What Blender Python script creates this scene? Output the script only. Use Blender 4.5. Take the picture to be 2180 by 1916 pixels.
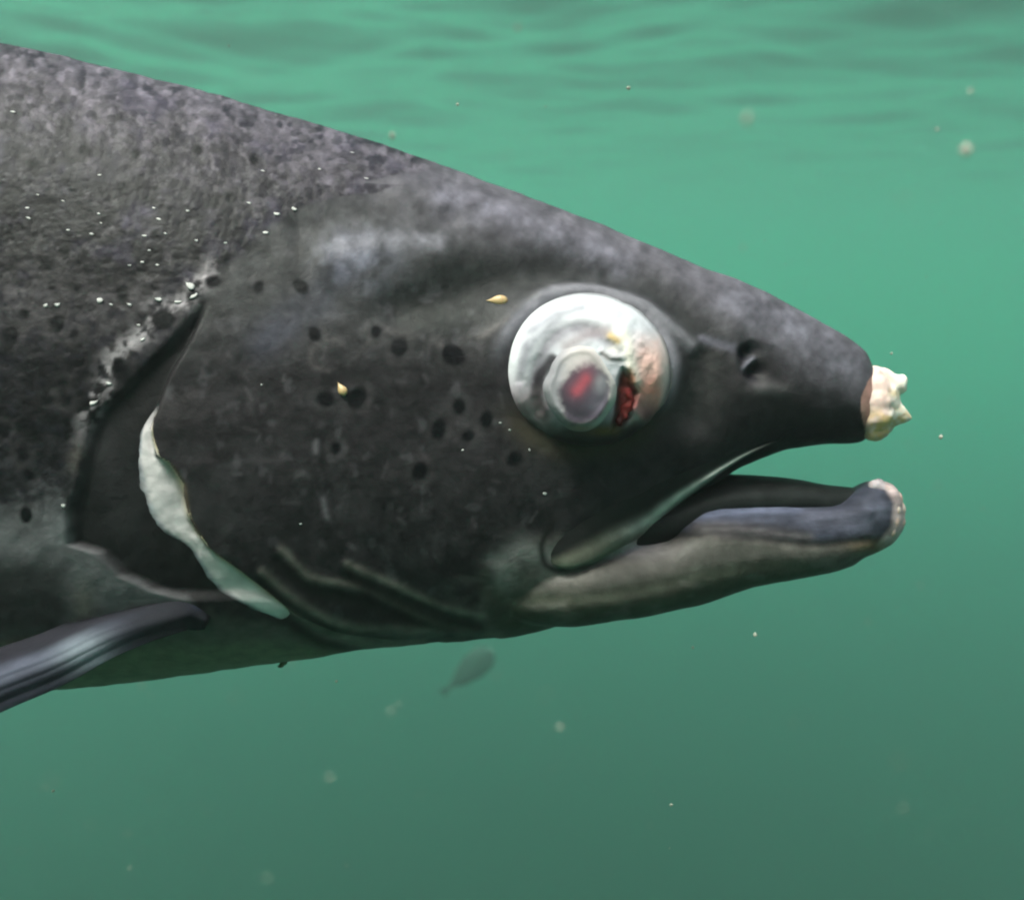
import bpy, bmesh, math, random
import numpy as np
from mathutils import Vector, Matrix, Euler
from mathutils.bvhtree import BVHTree

sc = bpy.context.scene
col = sc.collection
for o in list(bpy.data.objects):
    bpy.data.objects.remove(o)

# ------------------------------------------------------------------ camera, sky, sun, exposure
PITCH = math.radians(11.0)      # the camera looks a little downwards
D = 0.26                        # distance of the fish's middle plane
S = 1.1e-4                      # metres per photo pixel in that plane
DEPTH = 0.45                    # camera below the surface
CAM = Vector((0, 0, -DEPTH))
cam = bpy.data.cameras.new('camera')
camo = bpy.data.objects.new('camera', cam)
col.objects.link(camo)
sc.camera = camo
camo.location = CAM
camo.rotation_euler = (math.radians(90) - PITCH, 0, 0)
cam.sensor_width = 36
cam.lens = 36 * D / (2180 * S)
cam.clip_start = 0.01
cam.clip_end = 500
cam.dof.use_dof = True
cam.dof.focus_distance = 0.232
cam.dof.aperture_fstop = 20

world = bpy.data.worlds.new('World')
sc.world = world
world.use_nodes = True
wnt = world.node_tree
bg = wnt.nodes['Background']
sky = wnt.nodes.new('ShaderNodeTexSky')
sky.sky_type = 'NISHITA'
sky.sun_disc = False
sky.dust_density = 8
sky.ozone_density = 0.5
SUN_EL, SUN_AZ = math.radians(66), math.radians(226)
sky.sun_elevation = SUN_EL
sky.sun_rotation = SUN_AZ
wnt.links.new(sky.outputs[0], bg.inputs[0])
bg.inputs[1].default_value = 0.12
sl = bpy.data.lights.new('sun', 'SUN')
sl.energy = 1.5
sl.angle = math.radians(15)
sl.color = (1, 0.97, 0.93)
sun = bpy.data.objects.new('sun', sl)
col.objects.link(sun)
sd = Vector((math.sin(SUN_AZ) * math.cos(SUN_EL), math.cos(SUN_AZ) * math.cos(SUN_EL), math.sin(SUN_EL)))
sun.rotation_euler = sd.to_track_quat('Z', 'Y').to_euler()
vs = sc.view_settings
vs.view_transform = 'Standard'
vs.look = 'None'
vs.exposure = 1.58
vs.gamma = 1
vs.use_curve_mapping = False
cy = sc.cycles
cy.max_bounces = 16
cy.volume_bounces = 8
cy.use_denoising = True
cy.use_adaptive_sampling = True
cy.adaptive_threshold = 0.025
cy.time_limit = 600
cy.caustics_reflective = False
cy.caustics_refractive = False
cy.filter_width = 2.2

WATER_SCATTER = (0.08, 0.08, 0.08)
WATER_ABSORB = (0.17, 0.0195, 0.048)
BED = 4.2

# ------------------------------------------------------------------ helpers
def sm(a, b, x):
    t = np.clip((x - a) / (b - a), 0, 1)
    return t * t * (3 - 2 * t)

def hash2(i, j, seed):
    h = (i.astype(np.int64) * 374761393 + j.astype(np.int64) * 668265263 + seed * 982451653) & 0x7fffffff
    h = (h ^ (h >> 13)) * 1274126177 & 0x7fffffff
    h = h ^ (h >> 16)
    return (h & 0xffff) / 65535.0

def vnoise(x, y, seed=0):
    i = np.floor(x); j = np.floor(y)
    fx = x - i; fy = y - j
    fx = fx * fx * (3 - 2 * fx); fy = fy * fy * (3 - 2 * fy)
    a = hash2(i, j, seed); b = hash2(i + 1, j, seed); c = hash2(i, j + 1, seed); d = hash2(i + 1, j + 1, seed)
    return (a * (1 - fx) + b * fx) * (1 - fy) + (c * (1 - fx) + d * fx) * fy

def fbm(x, y, seed=0, n=3):
    r = 0; a = 0.5
    for k in range(n):
        r = r + a * vnoise(x * 2 ** k, y * 2 ** k, seed + k * 17)
        a *= 0.5
    return r / (1 - 0.5 ** n)

def spline(pts, xs):
    """monotone cubic through (x, value) points"""
    p = np.array(pts, float)
    x, y = p[:, 0], p[:, 1]
    h = np.diff(x); dl = np.diff(y) / h
    m = np.zeros_like(x)
    for k in range(1, len(x) - 1):
        if dl[k - 1] * dl[k] > 0:
            w1 = 2 * h[k] + h[k - 1]; w2 = h[k] + 2 * h[k - 1]
            m[k] = (w1 + w2) / (w1 / dl[k - 1] + w2 / dl[k])
    m[0] = dl[0]; m[-1] = dl[-1]
    xs = np.clip(xs, x[0], x[-1])
    k = np.clip(np.searchsorted(x, xs) - 1, 0, len(x) - 2)
    t = (xs - x[k]) / h[k]
    return ((2 * t**3 - 3 * t**2 + 1) * y[k] + (t**3 - 2 * t**2 + t) * h[k] * m[k]
            + (-2 * t**3 + 3 * t**2) * y[k + 1] + (t**3 - t**2) * h[k] * m[k + 1])

def curve(pts, n):
    """n points along a smooth curve through pts (chord length)"""
    p = np.array(pts, float)
    s = np.concatenate([[0], np.cumsum(np.linalg.norm(np.diff(p, axis=0), axis=1))])
    t = np.linspace(0, s[-1], n)
    return np.stack([spline(np.stack([s, p[:, k]], 1), t) for k in range(p.shape[1])], 1)

def dist_line(px, py, pts):
    """distance to a polyline and the position along it (0..1)"""
    p = np.array(pts, float)
    best = np.full(px.shape, 1e9); tt = np.zeros(px.shape)
    n = len(p) - 1
    for k in range(n):
        a, b = p[k], p[k + 1]
        d = b - a; L = d @ d
        t = np.clip(((px - a[0]) * d[0] + (py - a[1]) * d[1]) / L, 0, 1)
        q = np.hypot(px - a[0] - t * d[0], py - a[1] - t * d[1])
        u = q < best
        best = np.where(u, q, best); tt = np.where(u, (k + t) / n, tt)
    return best, tt

def inside(px, py, poly):
    p = np.array(poly, float); r = np.zeros(px.shape, bool)
    j = len(p) - 1
    for i in range(len(p)):
        c = ((p[i, 1] > py) != (p[j, 1] > py)) & (px < (p[j, 0] - p[i, 0]) * (py - p[i, 1]) / (p[j, 1] - p[i, 1] + 1e-12) + p[i, 0])
        r ^= c; j = i
    return r

def soft_poly(px, py, poly, w):
    """1 inside, 0 outside, soft over +-w pixels"""
    d, _ = dist_line(px, py, list(poly) + [poly[0]])
    sd_ = np.where(inside(px, py, poly), d, -d)
    return sm(-w, w, sd_)

def pt(px, py, y=0.0):
    """fish frame point seen at photo pixel px, py, at local depth y"""
    k = S * (D + y) / D
    return Vector(((px - 1090) * k, y, (958 - py) * k))

def proj(v):
    """photo pixel of local points; the far flank uses the mirror image of the near one"""
    y = -np.abs(v[:, 1])
    k = D / (D + y) / S
    return 1090 + v[:, 0] * k, 958 - v[:, 2] * k

def mesh_np(name, v, faces, smooth=True):
    m = bpy.data.meshes.new(name)
    m.from_pydata(np.asarray(v).tolist(), [], np.asarray(faces).tolist() if not isinstance(faces, list) else faces)
    if smooth:
        m.shade_smooth()
    m.update()
    return m

def add(name, m, mat=None, parent=None):
    o = bpy.data.objects.new(name, m)
    col.objects.link(o)
    if mat and not m.materials:
        m.materials.append(mat)
    if parent:
        o.parent = parent
    return o

def tag(o, label=None, cat=None, group=None, kind=None):
    for k, v in (('label', label), ('category', cat), ('group', group), ('kind', kind)):
        if v:
            o[k] = v
    return o

def empty(name, loc, rot=(0, 0, 0)):
    o = bpy.data.objects.new(name, None)
    o.empty_display_size = 0.02
    col.objects.link(o)
    o.location = loc; o.rotation_euler = rot
    return o

def grid_faces(n, m, wrap=False):
    i = np.arange(n * m).reshape(n, m)
    if wrap:
        j = np.roll(i, -1, 1)
        return np.stack([i[:-1], j[:-1], j[1:], i[1:]], -1).reshape(-1, 4)
    return np.stack([i[:-1, :-1], i[:-1, 1:], i[1:, 1:], i[1:, :-1]], -1).reshape(-1, 4)

def set_color(m, c, name='pigment'):
    a = m.color_attributes.new(name, 'FLOAT_COLOR', 'POINT')
    c4 = np.ones((len(m.vertices), 4), np.float32); c4[:, :3] = c
    a.data.foreach_set('color', c4.ravel())

def set_float(m, v, name):
    a = m.attributes.new(name, 'FLOAT', 'POINT')
    a.data.foreach_set('value', np.asarray(v, np.float32))

def coords(m):
    a = np.empty(len(m.vertices) * 3, np.float64)
    m.vertices.foreach_get('co', a)
    return a.reshape(-1, 3)

def normals(m):
    a = np.empty(len(m.vertices) * 3, np.float32)
    m.vertex_normals.foreach_get('vector', a)
    return a.reshape(-1, 3).astype(float)

def remeshed(v, f, vox, smooth=2, name='m'):
    """one closed skin over overlapping closed shells"""
    m = mesh_np(name + '_raw', v, f)
    o = bpy.data.objects.new(name + '_raw', m)
    col.objects.link(o)
    r = o.modifiers.new('r', 'REMESH'); r.mode = 'VOXEL'; r.voxel_size = vox
    if smooth:
        s = o.modifiers.new('s', 'SMOOTH'); s.factor = 0.5; s.iterations = smooth
    dg = bpy.context.evaluated_depsgraph_get()
    out = bpy.data.meshes.new_from_object(o.evaluated_get(dg))
    bpy.data.objects.remove(o); bpy.data.meshes.remove(m)
    out.name = name
    out.shade_smooth()
    return out

def tube(centers, ry, rz, seg, ax=None):
    """closed loft of ellipse rings across the x axis: centers (n,3), half depths, half heights"""
    n = len(centers); ph = np.linspace(0, 2 * np.pi, seg, endpoint=False)
    c = np.asarray(centers)
    v = np.zeros((n, seg, 3))
    v[:, :, 0] = c[:, 0:1]
    v[:, :, 1] = c[:, 1:2] + np.asarray(ry)[:, None] * np.sin(ph)[None]
    v[:, :, 2] = c[:, 2:3] + np.asarray(rz)[:, None] * np.cos(ph)[None]
    v = v.reshape(-1, 3)
    f = grid_faces(n, seg, True).tolist()
    f.append(list(range(seg))[::-1] if True else [])
    f.append([(n - 1) * seg + k for k in range(seg)])
    return v, f

def join_vf(parts):
    V = []; F = []; b = 0
    for v, f in parts:
        V.append(np.asarray(v)); F += [[int(q) + b for q in t] for t in f]; b += len(v)
    return np.concatenate(V), F

def ball_vf(c, r, seg=14, ring=9, sq=(1, 1, 1)):
    th = np.linspace(0.0, np.pi, ring); ph = np.linspace(0, 2 * np.pi, seg, endpoint=False)
    v = [(c[0], c[1], c[2] + r * sq[2])]
    for t in th[1:-1]:
        for p in ph:
            v.append((c[0] + r * sq[0] * math.sin(t) * math.cos(p), c[1] + r * sq[1] * math.sin(t) * math.sin(p), c[2] + r * sq[2] * math.cos(t)))
    v.append((c[0], c[1], c[2] - r * sq[2]))
    f = []
    for k in range(seg):
        f.append((0, 1 + k, 1 + (k + 1) % seg))
        for j in range(ring - 3):
            a = 1 + j * seg
            f.append((a + k, a + seg + k, a + seg + (k + 1) % seg, a + (k + 1) % seg))
        a = 1 + (ring - 3) * seg
        f.append((a + k, len(v) - 1, a + (k + 1) % seg))
    return np.array(v), f

# ------------------------------------------------------------------ materials
def nodes(name):
    m = bpy.data.materials.new(name)
    m.use_nodes = True
    return m, m.node_tree.nodes, m.node_tree.links, m.node_tree.nodes['Principled BSDF']

def pigment_mat(name, rough=0.45, spec=0.35, bump=0.15, bscale=900, vary=0.18, vscale=260, sss=0.0, gloss_attr=False, coat=0.0):
    """skin or flesh: vertex pigment, mottled by noise, with a fine bump"""
    m, n, l, p = nodes(name)
    at = n.new('ShaderNodeAttribute'); at.attribute_name = 'pigment'
    tc = n.new('ShaderNodeTexCoord')
    no = n.new('ShaderNodeTexNoise'); no.inputs['Scale'].default_value = vscale; no.inputs['Detail'].default_value = 4
    mr = n.new('ShaderNodeMapRange'); mr.inputs['From Min'].default_value = 0.3; mr.inputs['From Max'].default_value = 0.7
    mr.inputs['To Min'].default_value = 1 - vary; mr.inputs['To Max'].default_value = 1 + vary
    mu = n.new('ShaderNodeVectorMath'); mu.operation = 'SCALE'
    l.new(tc.outputs['Object'], no.inputs['Vector']); l.new(no.outputs['Fac'], mr.inputs['Value'])
    l.new(at.outputs['Color'], mu.inputs[0]); l.new(mr.outputs[0], mu.inputs['Scale'])
    l.new(mu.outputs[0], p.inputs['Base Color'])
    nb = n.new('ShaderNodeTexNoise'); nb.inputs['Scale'].default_value = bscale; nb.inputs['Detail'].default_value = 3
    bp = n.new('ShaderNodeBump'); bp.inputs['Strength'].default_value = bump; bp.inputs['Distance'].default_value = 0.0006
    l.new(tc.outputs['Object'], nb.inputs['Vector']); l.new(nb.outputs['Fac'], bp.inputs['Height']); l.new(bp.outputs[0], p.inputs['Normal'])
    p.inputs['Roughness'].default_value = rough
    p.inputs['Specular IOR Level'].default_value = spec
    if gloss_attr:
        ga = n.new('ShaderNodeAttribute'); ga.attribute_name = 'silver'
        l.new(ga.outputs['Fac'], p.inputs['Metallic'])
    if sss:
        p.inputs['Subsurface Weight'].default_value = sss
        p.inputs['Subsurface Radius'].default_value = (0.003, 0.0015, 0.001)
        p.inputs['Subsurface Scale'].default_value = 1.0
    return m

SKIN = pigment_mat('fish_skin', rough=0.5, spec=0.1, bump=0.2, bscale=1100, vary=0.22, vscale=320, gloss_attr=True)
FLESH = pigment_mat('raw_flesh', rough=0.5, spec=0.12, bump=0.2, bscale=700, vary=0.1, vscale=500, sss=0.35)
EYE = pigment_mat('eye_tissue', rough=0.5, spec=0.12, bump=0.12, bscale=600, vary=0.08, vscale=300)
PALE = pigment_mat('gill_skin', rough=0.5, spec=0.25, bump=0.2, bscale=800, vary=0.1, vscale=250)
FIN = pigment_mat('fin_skin', rough=0.75, spec=0.08, bump=0.2, bscale=900, vary=0.2, vscale=200)

# ------------------------------------------------------------------ water: volume, surface, sea bed
def build_water():
    B = 60.0
    bot = -BED - 1
    v = [(x, y, z) for x in (-B, B) for y in (-B, B) for z in (bot, 0.15)]
    f = [(0, 1, 3, 2), (4, 6, 7, 5), (0, 4, 5, 1), (2, 3, 7, 6), (0, 2, 6, 4), (1, 5, 7, 3)]
    m = mesh_np('water', v, f, False)
    mt = bpy.data.materials.new('murky_green_water'); mt.use_nodes = True
    n = mt.node_tree.nodes; l = mt.node_tree.links; n.clear()
    out = n.new('ShaderNodeOutputMaterial')
    s_ = n.new('ShaderNodeVolumeScatter'); a_ = n.new('ShaderNodeVolumeAbsorption'); ad = n.new('ShaderNodeAddShader')
    k = max(WATER_SCATTER); s_.inputs['Color'].default_value = (*[q / k for q in WATER_SCATTER], 1); s_.inputs['Density'].default_value = k
    s_.inputs['Anisotropy'].default_value = 0.6
    k = max(WATER_ABSORB); a_.inputs['Color'].default_value = (*[1 - q / k for q in WATER_ABSORB], 1); a_.inputs['Density'].default_value = k
    l.new(s_.outputs[0], ad.inputs[0]); l.new(a_.outputs[0], ad.inputs[1]); l.new(ad.outputs[0], out.inputs['Volume'])
    tag(add('water', m, mt), kind='structure')

    z = -BED  # bed added, dark and shallow, so the water darkens looking down
    n_ = 60
    g = np.linspace(-B * 0.99, B * 0.99, n_)
    X, Y = np.meshgrid(g, g, indexing='ij')
    Z = z + 0.12 * (fbm(X * 0.3 + 50, Y * 0.3 + 50, 3) - 0.5)
    m = mesh_np('seabed', np.stack([X, Y, Z], -1).reshape(-1, 3), grid_faces(n_, n_)[:, ::-1])
    mt, n, l, p = nodes('dark_mud')
    no = n.new('ShaderNodeTexNoise'); no.inputs['Scale'].default_value = 1.5
    cr = n.new('ShaderNodeValToRGB')
    cr.color_ramp.elements[0].color = (0.003, 0.006, 0.004, 1); cr.color_ramp.elements[1].color = (0.006, 0.009, 0.006, 1)
    tc = n.new('ShaderNodeTexCoord')
    l.new(tc.outputs['Object'], no.inputs['Vector']); l.new(no.outputs['Fac'], cr.inputs['Fac']); l.new(cr.outputs[0], p.inputs['Base Color'])
    p.inputs['Roughness'].default_value = 1; p.inputs['Specular IOR Level'].default_value = 0
    tag(add('seabed', m, mt), kind='structure')

    nr, na = 340, 512
    r = np.geomspace(0.1, 59, nr); a = np.linspace(0, 2 * np.pi, na, endpoint=False)
    R, A = np.meshgrid(r, a, indexing='ij'); X = R * np.sin(A); Y = R * np.cos(A)
    rng = np.random.default_rng(11); Z = np.zeros_like(X)
    for i in range(90):
        lam = 0.11 * (2.0 / 0.11) ** rng.random(); th = rng.normal(0.5, 0.85); ph = rng.random() * 6.28; k = 2 * np.pi / lam
        amp = 0.0024 * lam ** 0.9 / (1 + (R * 0.02 / lam) ** 2)
        Z += amp * np.sin(k * (X * np.sin(th) + Y * np.cos(th)) + ph)
    m = mesh_np('water_surface', np.stack([X, Y, Z], -1).reshape(-1, 3), grid_faces(nr, na, True))
    mt = bpy.data.materials.new('water_surface'); mt.use_nodes = True
    n = mt.node_tree.nodes; l = mt.node_tree.links; n.clear()
    out = n.new('ShaderNodeOutputMaterial'); mix = n.new('ShaderNodeMixShader'); fr = n.new('ShaderNodeFresnel')
    fr.inputs[0].default_value = 1.33
    t = n.new('ShaderNodeBsdfTransparent'); g = n.new('ShaderNodeBsdfGlossy'); g.inputs['Roughness'].default_value = 0.03
    g.inputs['Color'].default_value = (1, 1, 1, 1)
    l.new(fr.outputs[0], mix.inputs[0]); l.new(t.outputs[0], mix.inputs[1]); l.new(g.outputs[0], mix.inputs[2]); l.new(mix.outputs[0], out.inputs[0])
    tag(add('water_surface', m, mt), kind='structure')

build_water()

# ------------------------------------------------------------------ the salmon
salmon = empty('salmon', CAM + Vector((0, math.cos(PITCH) * D, -math.sin(PITCH) * D)), (-PITCH, 0, 0))
tag(salmon, 'large dark spotted salmon with a bulging white eye and raw wounded snout', 'fish')

TOP = [(-420, 20), (-200, 52), (0, 91), (213, 139), (391, 183), (587, 240), (800, 306), (944, 355), (1067, 402), (1174, 441), (1298, 487), (1400, 531), (1494, 573), (1580, 602),
       (1709, 666), (1800, 718), (1828, 738), (1846, 762), (1856, 815)]
BOTA = [(-420, 1470), (0, 1478), (106, 1470), (196, 1462), (391, 1440), (587, 1413), (703, 1395), (857, 1376), (1000, 1366), (1114, 1350), (1220, 1320), (1300, 1250), (1370, 1150),
        (1450, 1080), (1500, 1046), (1556, 1005), (1618, 977), (1678, 956), (1769, 945), (1828, 943), (1845, 930), (1856, 870)]
WID = [(-420, 430), (0, 415), (300, 400), (480, 392), (800, 350), (1000, 310), (1200, 262), (1400, 205), (1600, 158), (1750, 115), (1828, 84), (1846, 62), (1856, 36)]
BOTB = [(950, 1265), (1114, 1318), (1200, 1326), (1300, 1315), (1466, 1286), (1599, 1247), (1746, 1222), (1806, 1205), (1827, 1190), (1866, 1174), (1900, 1155), (1916, 1130)]
TOPB = [(950, 1200), (1200, 1160), (1300, 1150), (1401, 1140), (1440, 1105), (1487, 1076), (1616, 1068), (1746, 1068), (1810, 1046), (1860, 1024), (1885, 1026), (1905, 1042), (1916, 1075)]
WIDB = [(950, 120), (1120, 205), (1220, 224), (1400, 190), (1600, 142), (1750, 108), (1850, 76), (1900, 44), (1916, 20)]

def loft(top, bot, wid, x0, x1, step, seg, egg=0.1, n=2.1):
    xs = np.arange(x0, x1 + step * 0.5, step)
    t = spline(top, xs); b = spline(bot, xs); w = spline(wid, xs)
    corr = np.sqrt(1 - (w * S / D) ** 2)
    zt = (958 - t) * S * corr; zb = (958 - b) * S * corr
    ph = np.linspace(0, 2 * np.pi, seg, endpoint=False)
    c = np.cos(ph); s = np.sin(ph)
    e = 2.0 / n
    cz = np.sign(c) * np.abs(c) ** e; sy = np.sign(s) * np.abs(s) ** e
    v = np.zeros((len(xs), seg, 3))
    v[:, :, 0] = ((xs - 1090) * S)[:, None] * corr[:, None]
    v[:, :, 1] = (w * S)[:, None] * (sy * (1 - egg * c))[None]
    v[:, :, 2] = ((zt + zb) / 2)[:, None] + ((zt - zb) / 2)[:, None] * cz[None]
    N = len(xs)
    f = grid_faces(N, seg, True)[:, ::-1].tolist()
    f.append(list(range(seg)))
    f.append([(N - 1) * seg + k for k in range(seg)][::-1])
    return v.reshape(-1, 3), f

A = loft(TOP, BOTA, WID, -420, 1856, 6, 160)
B = loft(TOPB, BOTB, WIDB, 950, 1916, 8, 120, egg=-0.05, n=2.6)
body = remeshed(*join_vf([A, B]), 0.00042, 6, 'salmon_body')
print('body verts', len(body.vertices))

# landmarks on the flank, in photo pixels
OPER = [(446, 640), (407, 725), (364, 796), (340, 858), (319, 913), (333, 972), (362, 985), (391, 1030), (399, 1097), (438, 1160), (509, 1210), (587, 1273), (626, 1302), (703, 1335), (860, 1372)]
GAPL = [(440, 640), (395, 700), (364, 737), (300, 800), (262, 840), (219, 874), (196, 933), (180, 1011), (157, 1089), (157, 1160), (219, 1179), (266, 1226), (333, 1257), (415, 1280)]
PREOP = [(700, 880), (672, 955), (684, 1037), (698, 1105), (737, 1153), (772, 1185)]
PREOP2 = [(600, 1046), (645, 1008), (684, 1030)]
RAYS = [[(600, 1165), (668, 1227), (771, 1247), (823, 1270), (891, 1304), (970, 1332), (1060, 1345)],
        [(740, 1200), (840, 1245), (940, 1290), (1030, 1310)],
        [(560, 1210), (640, 1275), (737, 1318), (840, 1333), (940, 1345)],
        [(610, 1290), (700, 1345), (800, 1365), (900, 1368)]]
BROW = [(850, 650), (960, 622), (1080, 585), (1200, 572), (1330, 598), (1440, 665), (1500, 760), (1480, 880)]
CANAL = [(790, 692), (870, 712), (960, 738), (1040, 708), (1110, 645)]
FOREHEAD = [(868, 400), (1000, 430), (1150, 480), (1330, 570), (1450, 640), (1560, 690)]
SCALE_EDGE = [(900, 372), (868, 400), (775, 388), (735, 418), (690, 430), (640, 445), (585, 480), (545, 520), (500, 560), (452, 600), (430, 640)]
JAWLINE = [(1395, 1143), (1500, 1133), (1620, 1146), (1740, 1160), (1850, 1150)]
CHIN = [(1040, 1250), (1080, 1275), (1200, 1275), (1400, 1247), (1550, 1215), (1660, 1205), (1740, 1215)]
SPOTS = [(670, 712, 15), (800, 707, 12), (850, 740, 19), (965, 756, 22), (760, 845, 21), (693, 850, 17), (715, 953, 12), (934, 916, 17), (894, 1003, 16), (978, 865, 15), (1035, 893, 14), (998, 928, 12),
         (1094, 977, 14), (23, 710, 16), (123, 688, 17), (51, 667, 10), (158, 710, 9), (350, 683, 22), (256, 790, 22), (261, 624, 14), (453, 600, 16), (48, 966, 13), (43, 534, 19), (4, 915, 14), (60, 545, 10), (100, 560, 16),
         (130, 820, 9), (330, 610, 9), (215, 785, 9), (140, 850, 12), (100, 850, 9), (230, 470, 14), (165, 610, 12), (110, 610, 11), (60, 1010, 10), (55, 1098, 15), (260, 400, 12), (640, 610, 16),
         (330, 500, 12), (460, 430, 15), (490, 420, 12), (70, 350, 14), (180, 320, 12), (290, 330, 11), (420, 320, 12), (540, 340, 11), (15, 430, 15), (380, 545, 14), (480, 545, 11), (1515, 560, 6), (550, 610, 12)]
PREOP, PREOP2, BROW, CANAL, FOREHEAD, JAWLINE, CHIN = [[tuple(q) for q in curve(p_, 26)] for p_ in (PREOP, PREOP2, BROW, CANAL, FOREHEAD, JAWLINE, CHIN)]
RAYS = [[tuple(q) for q in curve(p_, 20)] for p_ in RAYS]
EYE_C, EYE_R = (1243, 790), (187, 167)

def relief(px, py, far=None):
    """height of the skin over the smooth loft, in millimetres"""
    h = np.zeros(px.shape)
    xo = np.interp(py, [p[1] for p in OPER], [p[0] for p in OPER])
    d = px - xo
    win = (0.15 + 0.85 * sm(820, 920, py)) * sm(620, 720, py) * (1 - sm(1330, 1372, py))
    edge = sm(-6, 10, d) * (1 - sm(10, 330, d))
    h += 1.5 * edge * win
    xg = np.interp(py, [p[1] for p in GAPL], [p[0] for p in GAPL])
    gap = sm(-22, 14, px - xg) * (1 - sm(-8, 2, d)) * sm(620, 700, py) * (1 - sm(1262, 1282, py))
    h -= 1.8 * gap
    # bones of the cheek
    for line, a, w in ((PREOP, 0.10, 14), (PREOP2, 0.08, 10), (CANAL, 0.2, 14)):
        q, t = dist_line(px, py, line)
        h += 0.7 * a * np.exp(-(q / w) ** 2)
    q, t = dist_line(px, py, [(p[0] + 26, p[1]) for p in PREOP]); h -= 0.15 * np.exp(-(q / 20) ** 2)
    for k, line in enumerate(RAYS):
        q, t = dist_line(px, py, line)
        h += 0.3 * np.exp(-(q / 13) ** 2)
        q, t = dist_line(px, py, [(p[0] - 8, p[1] + 24) for p in line]); h -= 0.4 * np.exp(-(q / 13) ** 2)
    # brow hollow, forehead ridge, eyelid collar
    q, t = dist_line(px, py, BROW); h -= 2.4 * np.exp(-(q / 48) ** 2)
    q, t = dist_line(px, py, FOREHEAD); h += 0.9 * np.exp(-(q / 45) ** 2)
    q, t = dist_line(px, py, [(700, 560), (800, 530), (930, 525)]); h += 0.9 * np.exp(-(q / 45) ** 2)
    q, t = dist_line(px, py, [(640, 480), (800, 440), (960, 470)]); h -= 0.8 * np.exp(-(q / 36) ** 2)
    e = np.hypot((px - EYE_C[0]) / EYE_R[0], (py - EYE_C[1]) / EYE_R[1])
    ang = np.arctan2(-(py - EYE_C[1]), px - EYE_C[0])
    up = 0.35 + 0.65 * sm(-0.6, 0.4, np.sin(ang))
    h += 1.5 * np.exp(-((e - 1.02) / 0.22) ** 2) * up
    h -= 1.0 * np.exp(-((e - 1.0) / 0.2) ** 2) * (1 - up)
    q, t = dist_line(px, py, [(1150, 628), (1260, 622), (1380, 655), (1480, 730)]); h += 1.2 * np.exp(-(q / 22) ** 2)
    # nostril: two openings with a flap between
    h -= 2.3 * np.exp(-((px - 1592) / 21) ** 2 - ((py - 750) / 22) ** 2)
    h -= 2.3 * np.exp(-((px - 1608) / 22) ** 2 - ((py - 792) / 19) ** 2)
    q, t = dist_line(px, py, [(1588, 782), (1605, 762)]); h += 0.9 * np.exp(-(q / 7) ** 2)
    q, t = dist_line(px, py, [(1580, 812), (1568, 775), (1576, 738), (1600, 722), (1640, 735)]); h += 0.4 * np.exp(-(q / 9) ** 2)
    h += 0.7 * np.exp(-((px - 1640) / 50) ** 2 - ((py - 828) / 20) ** 2)
    # jaw folds
    q, t = dist_line(px, py, JAWLINE); h -= 0.35 * np.exp(-(q / 9) ** 2)
    q, t = dist_line(px, py, [(1480, 1085), (1620, 1090), (1750, 1098), (1850, 1090)]); h += 0.5 * np.exp(-(q / 12) ** 2)
    q, t = dist_line(px, py, CHIN); h -= 0.22 * np.exp(-(q / 14) ** 2)
    q, t = dist_line(px, py, [(p[0], p[1] - 26) for p in CHIN]); h += 0.0 * q
    # unevenness
    h += 0.7 * (fbm(px / 110, py / 110, 5) - 0.5) + 0.28 * (fbm(px / 34, py / 34, 8) - 0.5)
    return h

def scale_mask(px, py):
    """1 where the skin carries scales (body), 0 on the naked head"""
    ys = [p[1] for p in SCALE_EDGE] ; xs_ = [p[0] for p in SCALE_EDGE]
    order = np.argsort(ys)
    xe = np.interp(py, np.array(ys)[order], np.array(xs_)[order])
    xe = np.where(py < 372, 900 + (372 - py) * 1.2, xe)
    xg = np.interp(py, [p[1] for p in GAPL], [p[0] for p in GAPL])
    xe = np.where(py > 640, xg, xe)
    return sm(8, -30, px - xe + 22 * (fbm(px / 40, py / 40, 21) - 0.5))

def scale_cells(px, py):
    ca, sa = math.cos(0.22), math.sin(0.22)
    wob = fbm(px / 60, py / 60, 31)
    wob2 = fbm(px / 60 + 40, py / 60, 33)
    u = (px * ca + py * sa) / 19 + 1.1 * wob; v = (-px * sa + py * ca) / 17 + 1.1 * wob2
    best = np.full(px.shape, 1e9); bi = np.zeros(px.shape); bj = np.zeros(px.shape); bu = np.zeros(px.shape)
    i0 = np.floor(u)
    for di in (-1, 0, 1, 2):
        i = i0 + di
        off = 0.5 * (np.mod(i, 2))
        j = np.round(v - off)
        for dj in (-1, 0, 1):
            jj = j + dj
            jx = 0.42 * (hash2(i, jj, 3) - 0.5); jy = 0.42 * (hash2(i, jj, 4) - 0.5)
            du = u - i - jx; dv = v - jj - off - jy
            q = du * du + dv * dv
            w = q < best
            best = np.where(w, q, best); bi = np.where(w, i, bi); bj = np.where(w, jj, bj); bu = np.where(w, du, bu)
    return np.sqrt(best), hash2(bi, bj, 7), hash2(bi, bj, 9), bu

co = coords(body)
px, py = proj(co)
nrm = normals(body)
smask = scale_mask(px, py)
rr, c1, c2, bu = scale_cells(px, py)
near_edge = sm(0.75, 0.35, rr)
h = relief(px, py) + smask * sm(1120, 950, py) * (0.08 * near_edge - 0.08 * bu + 0.08 * (c1 - 0.5) + 0.12 * (fbm(px / 17, py / 15, 91) - 0.5))
co2 = co + nrm * (h * 1e-3)[:, None]
body.vertices.foreach_set('co', co2.ravel())
body.update()

def mixc(c, col_, k):
    return c + (np.array(col_)[None] - c) * np.clip(k, 0, 1)[:, None]

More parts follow.
